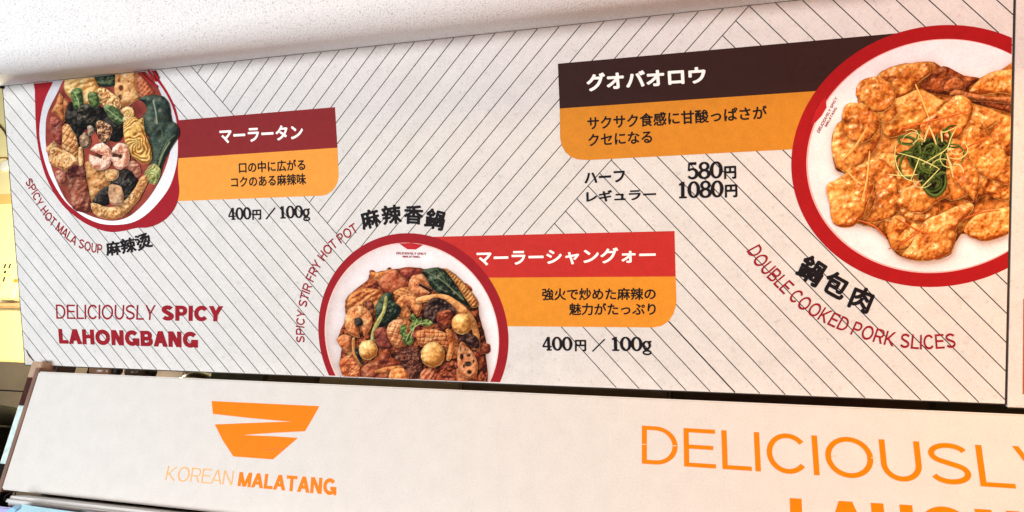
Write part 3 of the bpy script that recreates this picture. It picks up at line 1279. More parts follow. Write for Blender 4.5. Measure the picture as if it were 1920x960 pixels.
slab_text('price_text', '400', (1017.2, 657.0), (1073.5, 657.3), .0196, INK, 4, mb, 'price of the stir fry, 400 yen for 100 g',
          extra=[('円', (1078, 637), (1099.0, 637), (1099.3, 659), (1078, 658.6), .035), ('／', (1134, 635.8), (0, 0), (1110.8, 658.8), (0, 0), 0)])
slab_text('price_text', '100g', (1146.5, 657.6), (1223.0, 658.4), .0196, INK, 4, mb)
arc_text('caption_text', 'SPICY STIR FRY HOT POT', [(563.6, 642), (563.0, 612), (566.5, 577), (577, 535), (592, 500), (613, 469), (639, 446), (668, 425.5)], .0150, REDINK, 4, mb, .16,
         'small red capitals climbing round the stir fry plate')
turned_chars('dish_name', [('麻', 694.4, 410.4, 37, 14), ('辣', 734.3, 402.4, 37, 6), ('香', 775.6, 402.6, 37, -3), ('鍋', 815.9, 411.2, 38, -13)], INK, 4, mb, .036)

# ---- third dish
b3 = banner('title_banner', [(1046, 119.5), (1684, 62.2), (1710, 110), (1600, 166), (1049.5, 203.5)], (50, 29, 27), 2, 'dark brown title banner of the pork')
b3d = banner('description_banner', [(1049.5, 203.5), (1600, 166), (1580, 275), (1500, 279.2), (1102.6, 300.2), (1083, 299), (1070.7, 294.5), (1060, 285), (1053, 272.5), (1050.2, 258.4)],
             (198, 128, 40), 2, 'wide orange description banner of the pork')
quad_text('title_text', 'グオバオロウ', (1098.5, 138.2), (1322.4, 123.6), (1324, 156.6), (1100.8, 172.0), WHITEINK, 4, b3, .038)
quad_text('description_text', 'サクサク食感に甘酸っぱさが', (1100.8, 218.8), (1437.4, 197.5), (1438.4, 223.5), (1101.8, 244.4), INK, 4, b3d, .024)
quad_text('description_text', 'クセになる', (1102.6, 251.5), (1222.5, 244.5), (1223, 268), (1103.3, 274.6), INK, 4, b3d, .024)
quad_text('size_text', 'ハーフ', (1095.5, 324.0), (1171.7, 319.5), (1172, 341.5), (1096, 345), INK, 4, mb, .036)
quad_text('size_text', 'レギュラー', (1099, 358.0), (1230, 352.5), (1230.5, 374.5), (1099.5, 379.5), INK, 4, mb, .036)
slab_text('price_text', '580', (1287.5, 336.3), (1354.5, 333.8), .0216, INK, 4, mb, 'price of the half portion, 580 yen',
          extra=[('円', (1357.5, 311.7), (1380.2, 310.6), (1380.8, 335.3), (1357.7, 336.2), .042)])
slab_text('price_text', '1080', (1271.6, 371.8), (1356.0, 369.4), .0216, INK, 4, mb, 'price of the regular portion, 1080 yen',
          extra=[('円', (1358.9, 346.3), (1382.2, 345.3), (1382.9, 370.0), (1359.1, 370.8), .042)])
arc_text('caption_text', 'DOUBLE COOKED PORK SLICES', [(1411.5, 464), (1430, 492.5), (1457, 520.6), (1487, 550), (1513, 571.7), (1546.7, 591), (1582, 607.5), (1625.8, 623.5), (1667.5, 634.5), (1713, 640.5), (1742.5, 641), (1791, 638)],
         .0182, REDINK, 4, mb, .16, 'red capitals curving under the pork plate')
turned_chars('dish_name', [('鍋', 1521.7, 507, 50, -33), ('包', 1567.5, 534, 47, -29), ('肉', 1615.4, 561, 47, -22)], INK, 4, mb, .038)

# =================================================================== PRINTED DISHES
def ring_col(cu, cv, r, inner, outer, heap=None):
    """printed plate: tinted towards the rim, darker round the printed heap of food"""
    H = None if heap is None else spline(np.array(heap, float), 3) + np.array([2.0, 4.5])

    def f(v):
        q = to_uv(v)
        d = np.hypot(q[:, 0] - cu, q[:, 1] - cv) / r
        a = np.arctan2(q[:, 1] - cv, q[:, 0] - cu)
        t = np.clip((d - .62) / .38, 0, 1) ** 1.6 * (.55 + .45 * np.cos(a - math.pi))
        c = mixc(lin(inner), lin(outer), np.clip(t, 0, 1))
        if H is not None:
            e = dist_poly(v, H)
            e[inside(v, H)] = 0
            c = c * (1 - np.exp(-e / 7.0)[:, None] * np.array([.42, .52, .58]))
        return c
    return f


RIM = (150, 24, 36)
# ------------ soup bowl
Sx = lambda x, y: (60 + x / 3.0, 120 + y / 3.0)
sp = lambda P, n=4: spline([Sx(*q) for q in P], n)
outer = sp([(20, 60), (17, 150), (19, 250), (22, 330), (30, 430), (55, 560), (100, 680), (170, 790), (260, 870), (350, 920), (440, 945), (520, 938),
            (590, 922), (650, 920), (710, 900), (765, 862), (810, 800), (830, 720), (824, 640), (822, 560), (832, 470), (836, 390), (826, 320), (805, 240), (765, 160), (720, 90), (680, 20),
            (500, -60), (200, -60)])
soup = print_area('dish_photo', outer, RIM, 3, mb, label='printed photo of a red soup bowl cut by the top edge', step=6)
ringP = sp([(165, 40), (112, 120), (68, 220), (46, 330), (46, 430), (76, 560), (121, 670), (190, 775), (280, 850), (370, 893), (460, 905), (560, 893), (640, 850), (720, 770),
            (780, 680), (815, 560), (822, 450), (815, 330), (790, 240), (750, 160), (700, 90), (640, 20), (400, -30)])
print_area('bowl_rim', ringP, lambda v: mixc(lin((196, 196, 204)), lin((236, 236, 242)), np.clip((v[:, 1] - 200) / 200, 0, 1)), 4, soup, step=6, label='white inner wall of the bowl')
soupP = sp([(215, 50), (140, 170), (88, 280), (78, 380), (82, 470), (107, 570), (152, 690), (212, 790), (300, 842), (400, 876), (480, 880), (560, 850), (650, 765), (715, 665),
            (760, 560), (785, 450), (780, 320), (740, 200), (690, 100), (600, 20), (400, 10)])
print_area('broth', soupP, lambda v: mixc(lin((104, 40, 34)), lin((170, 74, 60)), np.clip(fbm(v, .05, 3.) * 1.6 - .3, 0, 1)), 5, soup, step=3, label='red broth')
fs = lambda *a, **k: food(soup, *a, **k)
TAN = ((120, 66, 34), (196, 138, 84), (238, 196, 140))
LTAN = ((140, 88, 48), (212, 160, 104), (246, 214, 162))
GRN = ((22, 30, 26), (46, 60, 48), (98, 118, 88))
BLK = ((14, 12, 14), (38, 34, 34), (84, 76, 70))
CREAM = ((172, 120, 60), (226, 186, 122), (250, 232, 182))
SAUS = ((86, 28, 26), (150, 72, 60), (222, 150, 128))
PINK = ((128, 66, 52), (194, 124, 98), (236, 188, 160))
scatter(soup, [(150, 200), (300, 120), (600, 150), (700, 500), (640, 720), (480, 830), (330, 790), (200, 720), (120, 560), (110, 380)], Sx, 30, (16, 40), [('tofu_piece', TAN), ('tofu_piece', LTAN), ('fungus_piece', BLK), ('meat_piece', SAUS), ('meat_piece', PINK)], 8, R=7, rough=1.2, glint=.3)
fs('cabbage', [(195, 80), (270, 60), (370, 60), (378, 140), (378, 205), (345, 240), (300, 262), (250, 230), (225, 195), (188, 150)], Sx, CREAM, R=14, ridge=(70, 9, .6), rough=1.2)
fs('leaf', [(360, 60), (470, 50), (472, 100), (465, 125), (420, 132), (385, 125), (368, 100)], Sx, GRN, R=8, veins=[([(370, 100), (410, 110), (465, 85)], .8, (120, 130, 90))])
fs('meat_slice', [(575, 45), (620, 70), (660, 120), (692, 165), (660, 185), (612, 200), (590, 130)], Sx, ((120, 50, 30), (194, 108, 72), (230, 160, 120)), R=9, cross=(40, 7, 1.2))
fs('lotus_root', [(478, 48), (540, 50), (582, 52), (592, 120), (600, 195), (565, 225), (540, 245), (505, 245), (470, 170), (472, 100)], Sx, LTAN, R=10, rough=.7,
   holes=[(506, 136, 14, 17, (110, 62, 34)), (500, 188, 13, 17, (120, 66, 36)), (494, 96, 8, 10, (140, 84, 48)), (548, 100, 5, 7, (150, 90, 50)), (556, 150, 5, 8, (160, 96, 54))])
fs('fried_tofu', [(118, 268), (140, 215), (158, 172), (172, 175), (186, 205), (192, 270), (188, 325), (168, 318), (150, 285)], Sx, ((110, 52, 28), (192, 116, 66), (226, 160, 104)), R=9)
fs('fried_tofu', [(182, 205), (205, 205), (222, 250), (215, 300), (192, 320)], Sx, ((120, 60, 36), (190, 112, 72), (228, 160, 110)), R=8)
fs('sausage', [(118, 340), (132, 316), (160, 312), (188, 335), (194, 400), (185, 450), (160, 458), (130, 430), (116, 390)], Sx, SAUS, R=13, rough=.4, glint=.4)
fs('sausage', [(112, 300), (150, 300), (165, 330), (130, 360), (108, 340)], Sx, SAUS, R=8, rough=.5)
fs('egg_tofu', [(372, 150), (410, 135), (450, 160), (500, 200), (500, 250), (440, 250), (390, 225)], Sx, TAN, R=7, rough=1.8, freq=.2, spots=((246, 214, 150), .58, .25))
fs('black_fungus', [(188, 300), (210, 225), (232, 215), (300, 232), (360, 230), (420, 250), (498, 290), (524, 340), (520, 400), (490, 440), (440, 430), (400, 400), (340, 370), (300, 372),
                    (282, 420), (268, 480), (240, 400), (215, 345)], Sx, BLK, R=13, rough=2.2, freq=.09, glint=.1)
fs('green_leaf', [(222, 165), (240, 140), (265, 133), (286, 150), (294, 195), (294, 235), (268, 257), (242, 240), (232, 205)], Sx, ((34, 48, 28), (78, 104, 58), (150, 172, 104)), R=8,
   veins=[([(236, 150), (262, 195), (272, 250)], .8, (170, 184, 128))])
fs('green_leaf', [(320, 172), (350, 158), (376, 172), (386, 222), (362, 250), (335, 240)], Sx, ((34, 48, 28), (82, 108, 60), (156, 174, 108)), R=7)
fs('green_leaf', [(408, 235), (470, 240), (515, 290), (522, 330), (486, 338), (440, 300)], Sx, ((34, 48, 30), (78, 102, 62), (150, 168, 112)), R=6,
   veins=[([(415, 245), (460, 280), (515, 325)], .7, (180, 190, 140))])
fs('black_fungus', [(268, 250), (320, 225), (372, 275), (360, 330), (310, 355), (262, 340)], Sx, ((12, 12, 12), (46, 44, 38), (100, 92, 78)), R=10, rough=1.8)
fs('mushroom', [(276, 410), (300, 388), (330, 400), (338, 445), (318, 475), (290, 472), (274, 446)], Sx, ((58, 42, 34), (134, 106, 84), (196, 168, 136)), R=9)
fs('mushroom', [(318, 352), (344, 348), (356, 380), (338, 402), (322, 395)], Sx, ((60, 44, 36), (150, 124, 104), (220, 200, 176)), R=6)
fs('sesame_mix', [(368, 330), (398, 320), (440, 340), (456, 372), (446, 410), (430, 446), (392, 450), (378, 415), (372, 370)], Sx, ((70, 36, 26), (176, 120, 84), (244, 214, 170)), R=7, rough=2.6, freq=.3, glint=.5, step=1.2)
fs('tofu_knot', [(508, 262), (535, 240), (566, 246), (582, 280), (566, 312), (540, 335), (515, 320), (524, 290)], Sx, CREAM, R=8, swirl=(545, 285, 7, .9, 2))
fs('pak_choi', [(608, 198), (650, 178), (700, 176), (745, 188), (776, 222), (786, 280), (796, 322), (826, 350), (834, 385), (822, 425), (795, 460), (772, 505), (745, 560), (728, 620), (712, 660),
                (685, 676), (650, 660), (640, 610), (672, 560), (684, 500), (668, 430), (640, 370), (622, 310), (650, 262), (640, 225)], Sx, ((22, 30, 30), (50, 64, 56), (92, 108, 92)), R=16, rough=1.3, freq=.05,
   veins=[([(688, 205), (700, 260), (710, 338)], 1.0, (170, 178, 150)), ([(780, 440), (735, 520), (700, 640)], 1.2, (150, 164, 120)), ([(810, 400), (760, 450), (720, 540)], .7, (120, 136, 104)),
          ([(725, 330), (740, 420), (715, 520)], .6, (92, 108, 88))])
fs('pak_choi_stem', [(648, 596), (690, 560), (726, 590), (724, 640), (700, 676), (664, 668), (640, 636)], Sx, ((84, 92, 52), (168, 168, 100), (222, 216, 156)), R=8, swirl=(690, 630, 6, .8, 1))
fs('noodle_nest', [(520, 345), (548, 318), (580, 298), (606, 312), (632, 306), (636, 350), (650, 410), (672, 470), (680, 525), (664, 556), (630, 562), (582, 530), (545, 500), (528, 440)],
   Sx, ((128, 78, 30), (222, 174, 96), (250, 222, 150)), R=10, rough=.4, swirl=(600, 455, 4.6, 1.25, 3), step=1.1)
fs('scored_squid', [(180, 352), (208, 340), (232, 368), (254, 410), (268, 470), (268, 540), (240, 566), (206, 540), (178, 490), (176, 420)], Sx, TAN, R=8, cross=(35, 8.5, 2.0))
fs('tofu_slab', [(112, 480), (140, 470), (215, 500), (268, 545), (240, 575), (215, 612), (160, 585), (103, 555)], Sx, LTAN, R=7, rough=1.3, spots=((104, 56, 32), .62, .3))
fs('fish_ball', [(545, 560), (580, 545), (615, 580), (618, 620), (585, 642), (552, 620)], Sx, PINK, R=8, rough=1.6)
fs('clam', [(268, 480), (286, 470), (296, 520), (292, 575), (276, 580), (268, 540)], Sx, LTAN, R=6)
fs('glass_noodle', [(198, 632), (250, 615), (312, 628), (330, 700), (345, 790), (330, 838), (268, 830), (232, 800), (212, 720)], Sx, ((84, 34, 28), (146, 82, 64), (206, 148, 122)), R=12, rough=1.0, ridge=(20, 16, .8), glint=.25)
fs('glass_noodle', [(138, 610), (170, 598), (202, 618), (202, 672), (165, 684), (142, 655)], Sx, ((96, 40, 34), (160, 92, 74), (214, 160, 138)), R=8)
fs('beef', [(208, 590), (250, 568), (308, 590), (318, 640), (262, 636), (218, 640)], Sx, ((50, 20, 20), (98, 46, 42), (150, 88, 76)), R=7, rough=1.5)
fs('black_fungus', [(490, 605), (545, 590), (592, 640), (594, 690), (560, 750), (520, 765), (500, 700), (440, 685), (470, 650)], Sx, BLK, R=10, rough=1.8)
fs('fish_cake', [(308, 556), (350, 548), (400, 590), (440, 620), (450, 660), (420, 720), (372, 775), (340, 768), (324, 690), (312, 610)], Sx, TAN, R=13, rough=.9)
fs('black_fungus', [(380, 720), (440, 690), (440, 780), (400, 800), (350, 780)], Sx, BLK, R=6)
fs('tofu_skin', [(340, 786), (372, 785), (440, 806), (500, 790), (550, 745), (590, 690), (618, 640), (650, 628), (658, 660), (632, 720), (590, 790), (540, 840), (480, 872), (410, 868), (356, 842)],
   Sx, LTAN, R=9, rough=1.0, freq=.16, spots=((130, 84, 46), .66, .3))
fs('tofu_cube', [(440, 690), (470, 678), (512, 696), (522, 770), (490, 792), (446, 780)], Sx, ((120, 80, 56), (190, 146, 110), (226, 186, 150)), R=6, rough=.9)
fs('tofu_cube', [(420, 604), (455, 590), (494, 600), (490, 640), (452, 658), (425, 650)], Sx, LTAN, R=6)


def shrimp(parent, cx, cy, rx, ry, tf, pal, hole, notch, label=None):
    t = np.radians(np.linspace(notch + 9, notch + 351, 30))
    out = [(cx + rx * math.cos(a), cy + ry * math.sin(a)) for a in t]
    inn = [(cx + rx * .15 * math.cos(a), cy + ry * .15 * math.sin(a)) for a in t[::-1][3:-3]]
    return food(parent, 'shrimp', out + inn, tf, pal, R=9, rough=.8, freq=.14, raw=True, spots=((170, 96, 66), .66, .32), glint=.15, label=label)


SHR = ((168, 100, 80), (236, 192, 166), (254, 238, 224))
food(soup, 'broth_gap', [(370, 490), (410, 490), (530, 500), (530, 550), (410, 560), (370, 550)], Sx, ((40, 20, 14), (84, 44, 32), (130, 80, 60)), R=8)
shrimp(soup, 395, 522, 66, 76, Sx, SHR, None, 200)
shrimp(soup, 506, 518, 52, 76, Sx, SHR, None, 185)
draw_dish()
# two slots of the bowl handle at top right
for pp in ([(622, 48), (660, 92), (712, 132)], [(656, 36), (684, 74), (704, 100)], [(690, 40), (716, 84)]):
    V, F, A = ribbon(spline([Sx(*q) for q in pp], 6, False), [2.6, 4.6, 4.0])
    W = board(V, (8 + (_lay[0] + 2 - _base[0]) * .22 + pp[0][0] * .001) * LAYER)
    build('handle_slot', W, orient(W, F, BN), PRINT_FLAT, soup, None, np.tile(lin((146, 24, 34)), (len(V), 1)))

# ------------ stir fry plate
Fx = lambda x, y: (530 + x / 2.527, 360 + y / 2.527)
SHEAP = [(270, 805), (290, 700), (262, 690), (300, 600), (296, 540), (312, 490), (400, 420), (422, 386), (530, 366), (620, 356), (680, 366), (742, 360), (790, 372), (850, 422),
             (922, 520), (936, 600), (960, 680), (964, 780), (940, 930), (600, 930), (320, 890), (276, 815)]
CU, CV, CR = 0.7605, 0.4322, 0.1545
stir = print_area('dish_photo', circle_px(CU, CV, CR), (146, 24, 34), 3, mb, label='printed photo of a white plate with red rim cut by the bottom edge', step=6)
print_area('rim_highlight', circle_px(CU - .0015, CV + .0015, CR * .918), (226, 190, 186), 4, stir)
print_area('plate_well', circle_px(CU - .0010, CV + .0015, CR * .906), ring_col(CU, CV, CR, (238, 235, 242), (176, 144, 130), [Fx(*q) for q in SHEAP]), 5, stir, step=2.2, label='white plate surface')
ff = lambda *a, **k: food(stir, *a, **k)
_base[0] = _lay[0]
ORG = ((120, 52, 26), (200, 118, 64), (240, 178, 110))
RED = ((70, 26, 20), (140, 62, 40), (204, 118, 78))
BRN = ((44, 20, 18), (104, 50, 34), (170, 98, 62))
GOLD = ((140, 82, 34), (222, 166, 92), (254, 226, 160))
DGR = ((14, 20, 18), (36, 50, 40), (90, 108, 82))
ff('stir_fry_sauce', SHEAP, Fx, ((50, 20, 14), (136, 58, 34), (204, 112, 66)), R=12, rough=2.4, freq=.12, glint=.1)
scatter(stir, SHEAP, Fx, 46, (20, 46), [('beef', RED), ('beef', BRN), ('sausage', ((88, 28, 22), (158, 62, 42), (216, 128, 90))), ('cabbage', ORG), ('mushroom', RED), ('squid', ORG)], 5, R=8, rough=1.3, glint=.35)
ff('tofu_slice', [(415, 384), (470, 378), (532, 364), (560, 400), (500, 430), (450, 440)], Fx, ORG, R=7, rough=.9)
ff('tofu_slice', [(455, 420), (520, 368), (560, 385), (602, 432), (560, 470), (505, 478), (460, 450)], Fx, ((120, 50, 32), (186, 100, 66), (226, 150, 108)), R=9, rough=.9)
ff('sausage', [(560, 374), (590, 362), (650, 362), (682, 372), (660, 400), (610, 416), (578, 402)], Fx, ((60, 20, 18), (130, 46, 36), (194, 100, 78)), R=9, rough=.5, glint=.2)
ff('beef', [(395, 440), (440, 415), (470, 450), (500, 480), (430, 495), (330, 520), (340, 470)], Fx, RED, R=9, rough=1.8)
ff('cabbage', [(305, 530), (330, 478), (400, 456), (460, 462), (484, 490), (470, 540), (440, 580), (400, 560), (350, 560), (318, 560)], Fx, ORG, R=9, ridge=(60, 9, .8), rough=1.5, glint=.2)
ff('beef', [(384, 520), (420, 510), (440, 560), (410, 600), (390, 560)], Fx, BRN, R=6, rough=1.5)
ff('bean_sprout', [(530, 470), (600, 450), (640, 500), (600, 530), (545, 510)], Fx, ORG, R=5, ridge=(110, 6, .9))
food(stir, 'sauce_gap', [(640, 430), (700, 430), (700, 490), (640, 490)], Fx, BRN, R=6)
shrimp(stir, 655, 440, 56, 54, Fx, ((130, 64, 36), (206, 130, 82), (240, 184, 134)), None, 30)
ff('pak_choi', [(662, 378), (690, 362), (740, 358), (785, 385), (820, 430), (860, 480), (898, 520), (890, 548), (850, 524), (790, 492), (740, 480), (705, 450), (690, 415)], Fx, DGR, R=10, rough=1.4,
   veins=[([(690, 380), (760, 420), (860, 510)], .9, (128, 140, 104)), ([(740, 370), (780, 430), (820, 480)], .6, (110, 126, 94)), ([(700, 400), (730, 440), (780, 475)], .6, (110, 126, 94))])
ff('pak_choi_stem', [(770, 364), (790, 370), (850, 420), (928, 520), (905, 548), (880, 520), (820, 430)], Fx, ((96, 50, 22), (178, 112, 58), (230, 180, 110)), R=5, ridge=(45, 6, .8))
shrimp(stir, 600, 540, 62, 62, Fx, ((130, 62, 34), (212, 136, 78), (246, 192, 132)), None, 60)
ff('fish_cake', [(640, 500), (700, 486), (770, 484), (840, 520), (900, 580), (930, 650), (938, 740), (920, 745), (905, 670), (870, 605), (810, 550), (740, 522), (680, 520), (640, 524)], Fx,
   ((140, 74, 34), (214, 144, 84), (246, 196, 132)), R=6, rough=.7)
ff('black_fungus', [(672, 570), (690, 520), (740, 498), (800, 530), (820, 570), (760, 580), (740, 620), (690, 610)], Fx, ((22, 12, 14), (58, 38, 36), (116, 86, 74)), R=9, rough=2)
ff('mushroom', [(740, 570), (800, 560), (810, 620), (770, 640), (735, 620)], Fx, RED, R=8, rough=1.5)
shrimp(stir, 362, 612, 66, 76, Fx, ((136, 68, 36), (216, 142, 86), (248, 200, 142)), None, 75)
food(stir, 'sauce_gap', [(345, 600), (375, 596), (384, 626), (352, 636)], Fx, BLK, R=4)
ff('spinach', [(444, 580), (452, 520), (490, 476), (522, 480), (530, 520), (562, 540), (560, 575), (520, 610), (480, 640), (450, 620)], Fx, DGR, R=9, rough=1.6)
ff('cilantro_stalk', [(486, 500), (500, 498), (492, 560), (468, 612), (442, 660), (432, 710), (420, 705), (428, 650), (452, 600), (476, 560)], Fx, ((90, 90, 40), (168, 160, 90), (214, 206, 140)), R=3, rough=.4)
ff('sausage', [(440, 660), (480, 640), (520, 680), (520, 740), (470, 740), (445, 710)], Fx, ((66, 26, 24), (128, 58, 48), (180, 104, 84)), R=9)
ff('squid', [(498, 640), (530, 606), (580, 600), (612, 620), (612, 680), (570, 730), (530, 726), (505, 690)], Fx, ((128, 66, 36), (200, 130, 82), (240, 186, 134)), R=10, cross=(20, 9, 1.6))
ff('sausage', [(600, 640), (640, 620), (660, 660), (640, 700), (606, 690)], Fx, ((80, 26, 24), (144, 54, 46), (196, 110, 90)), R=8)
ff('squid', [(636, 664), (690, 646), (760, 660), (800, 690), (812, 740), (770, 740), (720, 720), (660, 730), (640, 700)], Fx, ((120, 56, 30), (196, 120, 72), (236, 176, 120)), R=8, cross=(10, 8, 1.8))
ff('tofu_skin', [(775, 650), (806, 660), (818, 720), (800, 790), (778, 790), (790, 720)], Fx, ORG, R=6)
ff('mushroom', [(826, 650), (880, 664), (928, 690), (930, 740), (880, 720), (836, 700)], Fx, ((24, 12, 14), (64, 36, 34), (120, 78, 66)), R=9, rough=1.6)
ff('sausage', [(262, 690), (300, 672), (328, 690), (326, 740), (302, 760), (268, 716)], Fx, ((120, 54, 30), (186, 108, 66), (226, 156, 106)), R=8)
ff('bean_sprout', [(332, 700), (346, 690), (352, 760), (380, 810), (366, 822), (338, 770)], Fx, ((150, 86, 44), (216, 150, 90), (246, 200, 146)), R=4, rough=.4)
ff('cabbage', [(274, 800), (320, 770), (352, 800), (375, 850), (350, 900), (300, 880), (282, 850)], Fx, ((134, 60, 34), (206, 118, 70), (240, 176, 124)), R=9, rough=2, freq=.18, glint=.2)
ff('black_fungus', [(345, 740), (372, 742), (380, 800), (398, 812), (370, 806)], Fx, BLK, R=5)
ff('sausage', [(380, 830), (430, 800), (500, 800), (520, 840), (500, 890), (430, 900), (384, 880)], Fx, ((70, 28, 22), (136, 66, 44), (196, 118, 80)), R=11, rough=1.2, glint=.2)
ff('onion', [(460, 810), (470, 760), (505, 742), (520, 780), (562, 806), (520, 840), (480, 840)], Fx, RED, R=8, rough=1.2)
ff('bean_sprout', [(480, 830), (560, 820), (564, 835), (500, 850), (440, 850)], Fx, ORG, R=3)
ff('beef', [(556, 756), (600, 730), (650, 740), (664, 800), (655, 860), (620, 900), (580, 880), (568, 820)], Fx, ((42, 20, 18), (98, 50, 40), (158, 100, 78)), R=10, rough=2.2, freq=.16)
ff('fish_cake', [(510, 850), (570, 830), (600, 870), (590, 930), (520, 930)], Fx, ORG, R=7, rough=1.4)
ff('sausage', [(660, 850), (710, 834), (745, 870), (730, 930), (660, 930)], Fx, ((96, 36, 26), (168, 84, 56), (220, 146, 104)), R=9, ridge=(40, 8, .8))
ff('beef', [(740, 860), (800, 850), (840, 880), (830, 930), (740, 930)], Fx, RED, R=9, rough=1.8)
ff('tofu_skin', [(826, 840), (860, 836), (886, 870), (880, 930), (840, 930)], Fx, ((120, 56, 34), (190, 116, 74), (230, 168, 118)), R=7)


def egg(cx, cy, rx, ry):
    return ff('quail_egg', [(cx + rx * math.cos(a), cy + ry * math.sin(a)) for a in np.linspace(0, 2 * math.pi, 12, endpoint=False)], Fx, GOLD, R=19, rough=.22, freq=.12, glint=.5)


egg(410, 745, 45, 47)
egg(852, 622, 48, 49)
egg(715, 768, 57, 60)
ff('lotus_root', [(834, 740), (850, 708), (880, 730), (910, 770), (928, 820), (920, 862), (890, 880), (858, 870), (836, 830), (830, 780)], Fx, ((120, 62, 34), (196, 128, 84), (232, 176, 128)), R=7, rough=.6,
   holes=[(852, 778, 9, 15, (44, 24, 22)), (884, 770, 10, 9, (44, 24, 22)), (882, 812, 17, 13, (40, 22, 20)), (888, 850, 12, 10, (48, 26, 22)), (908, 800, 5, 9, (60, 34, 28)), (862, 822, 5, 9, (60, 34, 28)),
          (846, 740, 4, 7, (70, 40, 30)), (868, 744, 4, 5, (70, 40, 30))])
for P_ in ([(606, 590), (622, 575), (640, 600), (660, 590), (664, 618), (640, 630), (620, 655), (604, 640), (616, 615)],
           [(560, 640), (580, 625), (592, 650), (578, 690), (562, 670)],
           [(570, 690), (600, 670), (624, 690), (612, 722), (584, 715)],
           [(664, 610), (690, 600), (716, 620), (690, 634), (668, 630)]):
    ff('cilantro_leaf', P_, Fx, ((40, 56, 26), (92, 116, 58), (168, 184, 112)), R=4, rough=1.4, freq=.2)
draw_dish()
shred(stir, 'cilantro_stalk', [[(588, 705), (610, 660), (650, 625), (712, 618)], [(610, 690), (625, 650), (640, 600)]], Fx, 2.0, (96, 116, 56), (190, 200, 130))
# emblem of the plate
_l = 10
print_area('emblem', [Fx(*q) for q in [(552, 243), (610, 241), (667, 250), (632, 272), (592, 271)]], (176, 36, 44), _l, stir)
quad_text('emblem_text', 'DELICIOUSLY SPICY', Fx(540, 284), Fx(681, 287), Fx(681, 298), Fx(540, 295), REDINK, _l, stir, .2)
quad_text('emblem_text', 'MALATANG', Fx(570, 300), Fx(651, 302), Fx(651, 312), Fx(570, 310), REDINK, _l, stir, .2)

# ------------ pork plate
Kx = lambda x, y: (1540 + x / 2.4, 100 + y / 2.4)
PHEAP = [(220, 160), (258, 92), (330, 58), (430, 40), (505, 42), (560, 80), (640, 100), (705, 112), (745, 95), (800, 78), (930, 78), (930, 780), (860, 800), (800, 830), (720, 846), (640, 812), (604, 850), (582, 902),
                 (520, 928), (440, 936), (350, 912), (310, 870), (290, 832), (240, 790), (170, 770), (84, 752), (62, 690), (34, 640), (32, 600), (104, 548), (62, 520), (46, 420), (62, 330), (130, 280), (184, 238)]
PU, PV, PR = 1.4497, 0.2027, 0.1563
pork = print_area('dish_photo', circle_px(PU, PV, PR), (158, 20, 26), 3, mb, label='printed photo of a white plate of fried pork cut by the seam', step=6)
print_area('rim_highlight', circle_px(PU + .0008, PV - .0004, PR * .893), (232, 170, 170), 4, pork)
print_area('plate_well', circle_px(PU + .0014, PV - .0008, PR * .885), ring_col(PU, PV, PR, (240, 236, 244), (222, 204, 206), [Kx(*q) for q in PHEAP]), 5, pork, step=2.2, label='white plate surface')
fp = lambda *a, **k: food(pork, *a, **k)
_base[0] = _lay[0]
P1 = ((128, 56, 16), (214, 132, 54), (252, 204, 124))
P2 = ((108, 44, 12), (200, 114, 44), (246, 190, 106))
P3 = ((132, 58, 18), (216, 136, 60), (252, 212, 138))
PD = ((70, 26, 14), (140, 66, 30), (196, 112, 60))
fp('pork_heap', PHEAP, Kx, P2, R=14, rough=1.36, freq=0.056, glint=.9*.25)
fp('dark_crevice', [(450, 120), (520, 70), (560, 60), (640, 100), (712, 112), (660, 165), (740, 190), (930, 220), (930, 290), (820, 262), (700, 230), (620, 200), (560, 190), (470, 170)], Kx, PD, R=10, rough=0.99)
fp('pork_slice', [(228, 160), (262, 92), (340, 58), (430, 42), (480, 50), (490, 90), (440, 130), (400, 180), (330, 205), (270, 210), (225, 200)], Kx, P1, R=15, rough=1.18, freq=0.072, glint=1.3*.45, soft=.45, mott=.65, flat=.25)
fp('pork_slice', [(560, 130), (600, 108), (640, 130), (640, 165), (590, 175), (550, 165)], Kx, ((90, 40, 20), (176, 96, 50), (224, 150, 92)), R=9, rough=0.81)
fp('pork_slice', [(665, 170), (740, 98), (800, 78), (930, 80), (930, 190), (800, 178), (720, 190)], Kx, P1, R=13, rough=1.12, freq=0.072, glint=1.3*.4, soft=.45, mott=.65, flat=.25)
fp('pork_slice', [(575, 190), (600, 165), (650, 175), (760, 195), (930, 200), (930, 235), (760, 220), (640, 212)], Kx, ((96, 46, 22), (170, 98, 54), (222, 150, 96)), R=8, rough=0.74)
fp('pork_slice', [(255, 270), (300, 220), (370, 190), (440, 165), (520, 200), (560, 230), (520, 300), (440, 340), (380, 360), (300, 380), (265, 330)], Kx, P1, R=16, rough=1.18, freq=0.064, glint=1.3*.5, soft=.45, mott=.65, flat=.25)
fp('pork_slice', [(50, 380), (70, 320), (130, 282), (200, 246), (252, 270), (270, 340), (250, 420), (200, 480), (140, 545), (80, 520), (48, 450)], Kx, P3, R=15, rough=1.12, freq=0.064, glint=1.3*.4, soft=.45, mott=.65, flat=.25)
fp('pork_slice', [(520, 280), (545, 235), (600, 215), (700, 235), (780, 262), (860, 290), (930, 300), (930, 480), (820, 470), (720, 450), (640, 420), (570, 370)], Kx, P2, R=16, rough=1.12, freq=0.072, glint=1.3*.25, soft=.45, mott=.65, flat=.25)
fp('pork_slice', [(230, 480), (290, 450), (360, 470), (420, 540), (430, 620), (370, 660), (300, 660), (240, 600), (215, 540)], Kx, P1, R=14, rough=1.18, freq=0.080, glint=1.3*.5, soft=.45, mott=.65, flat=.25)
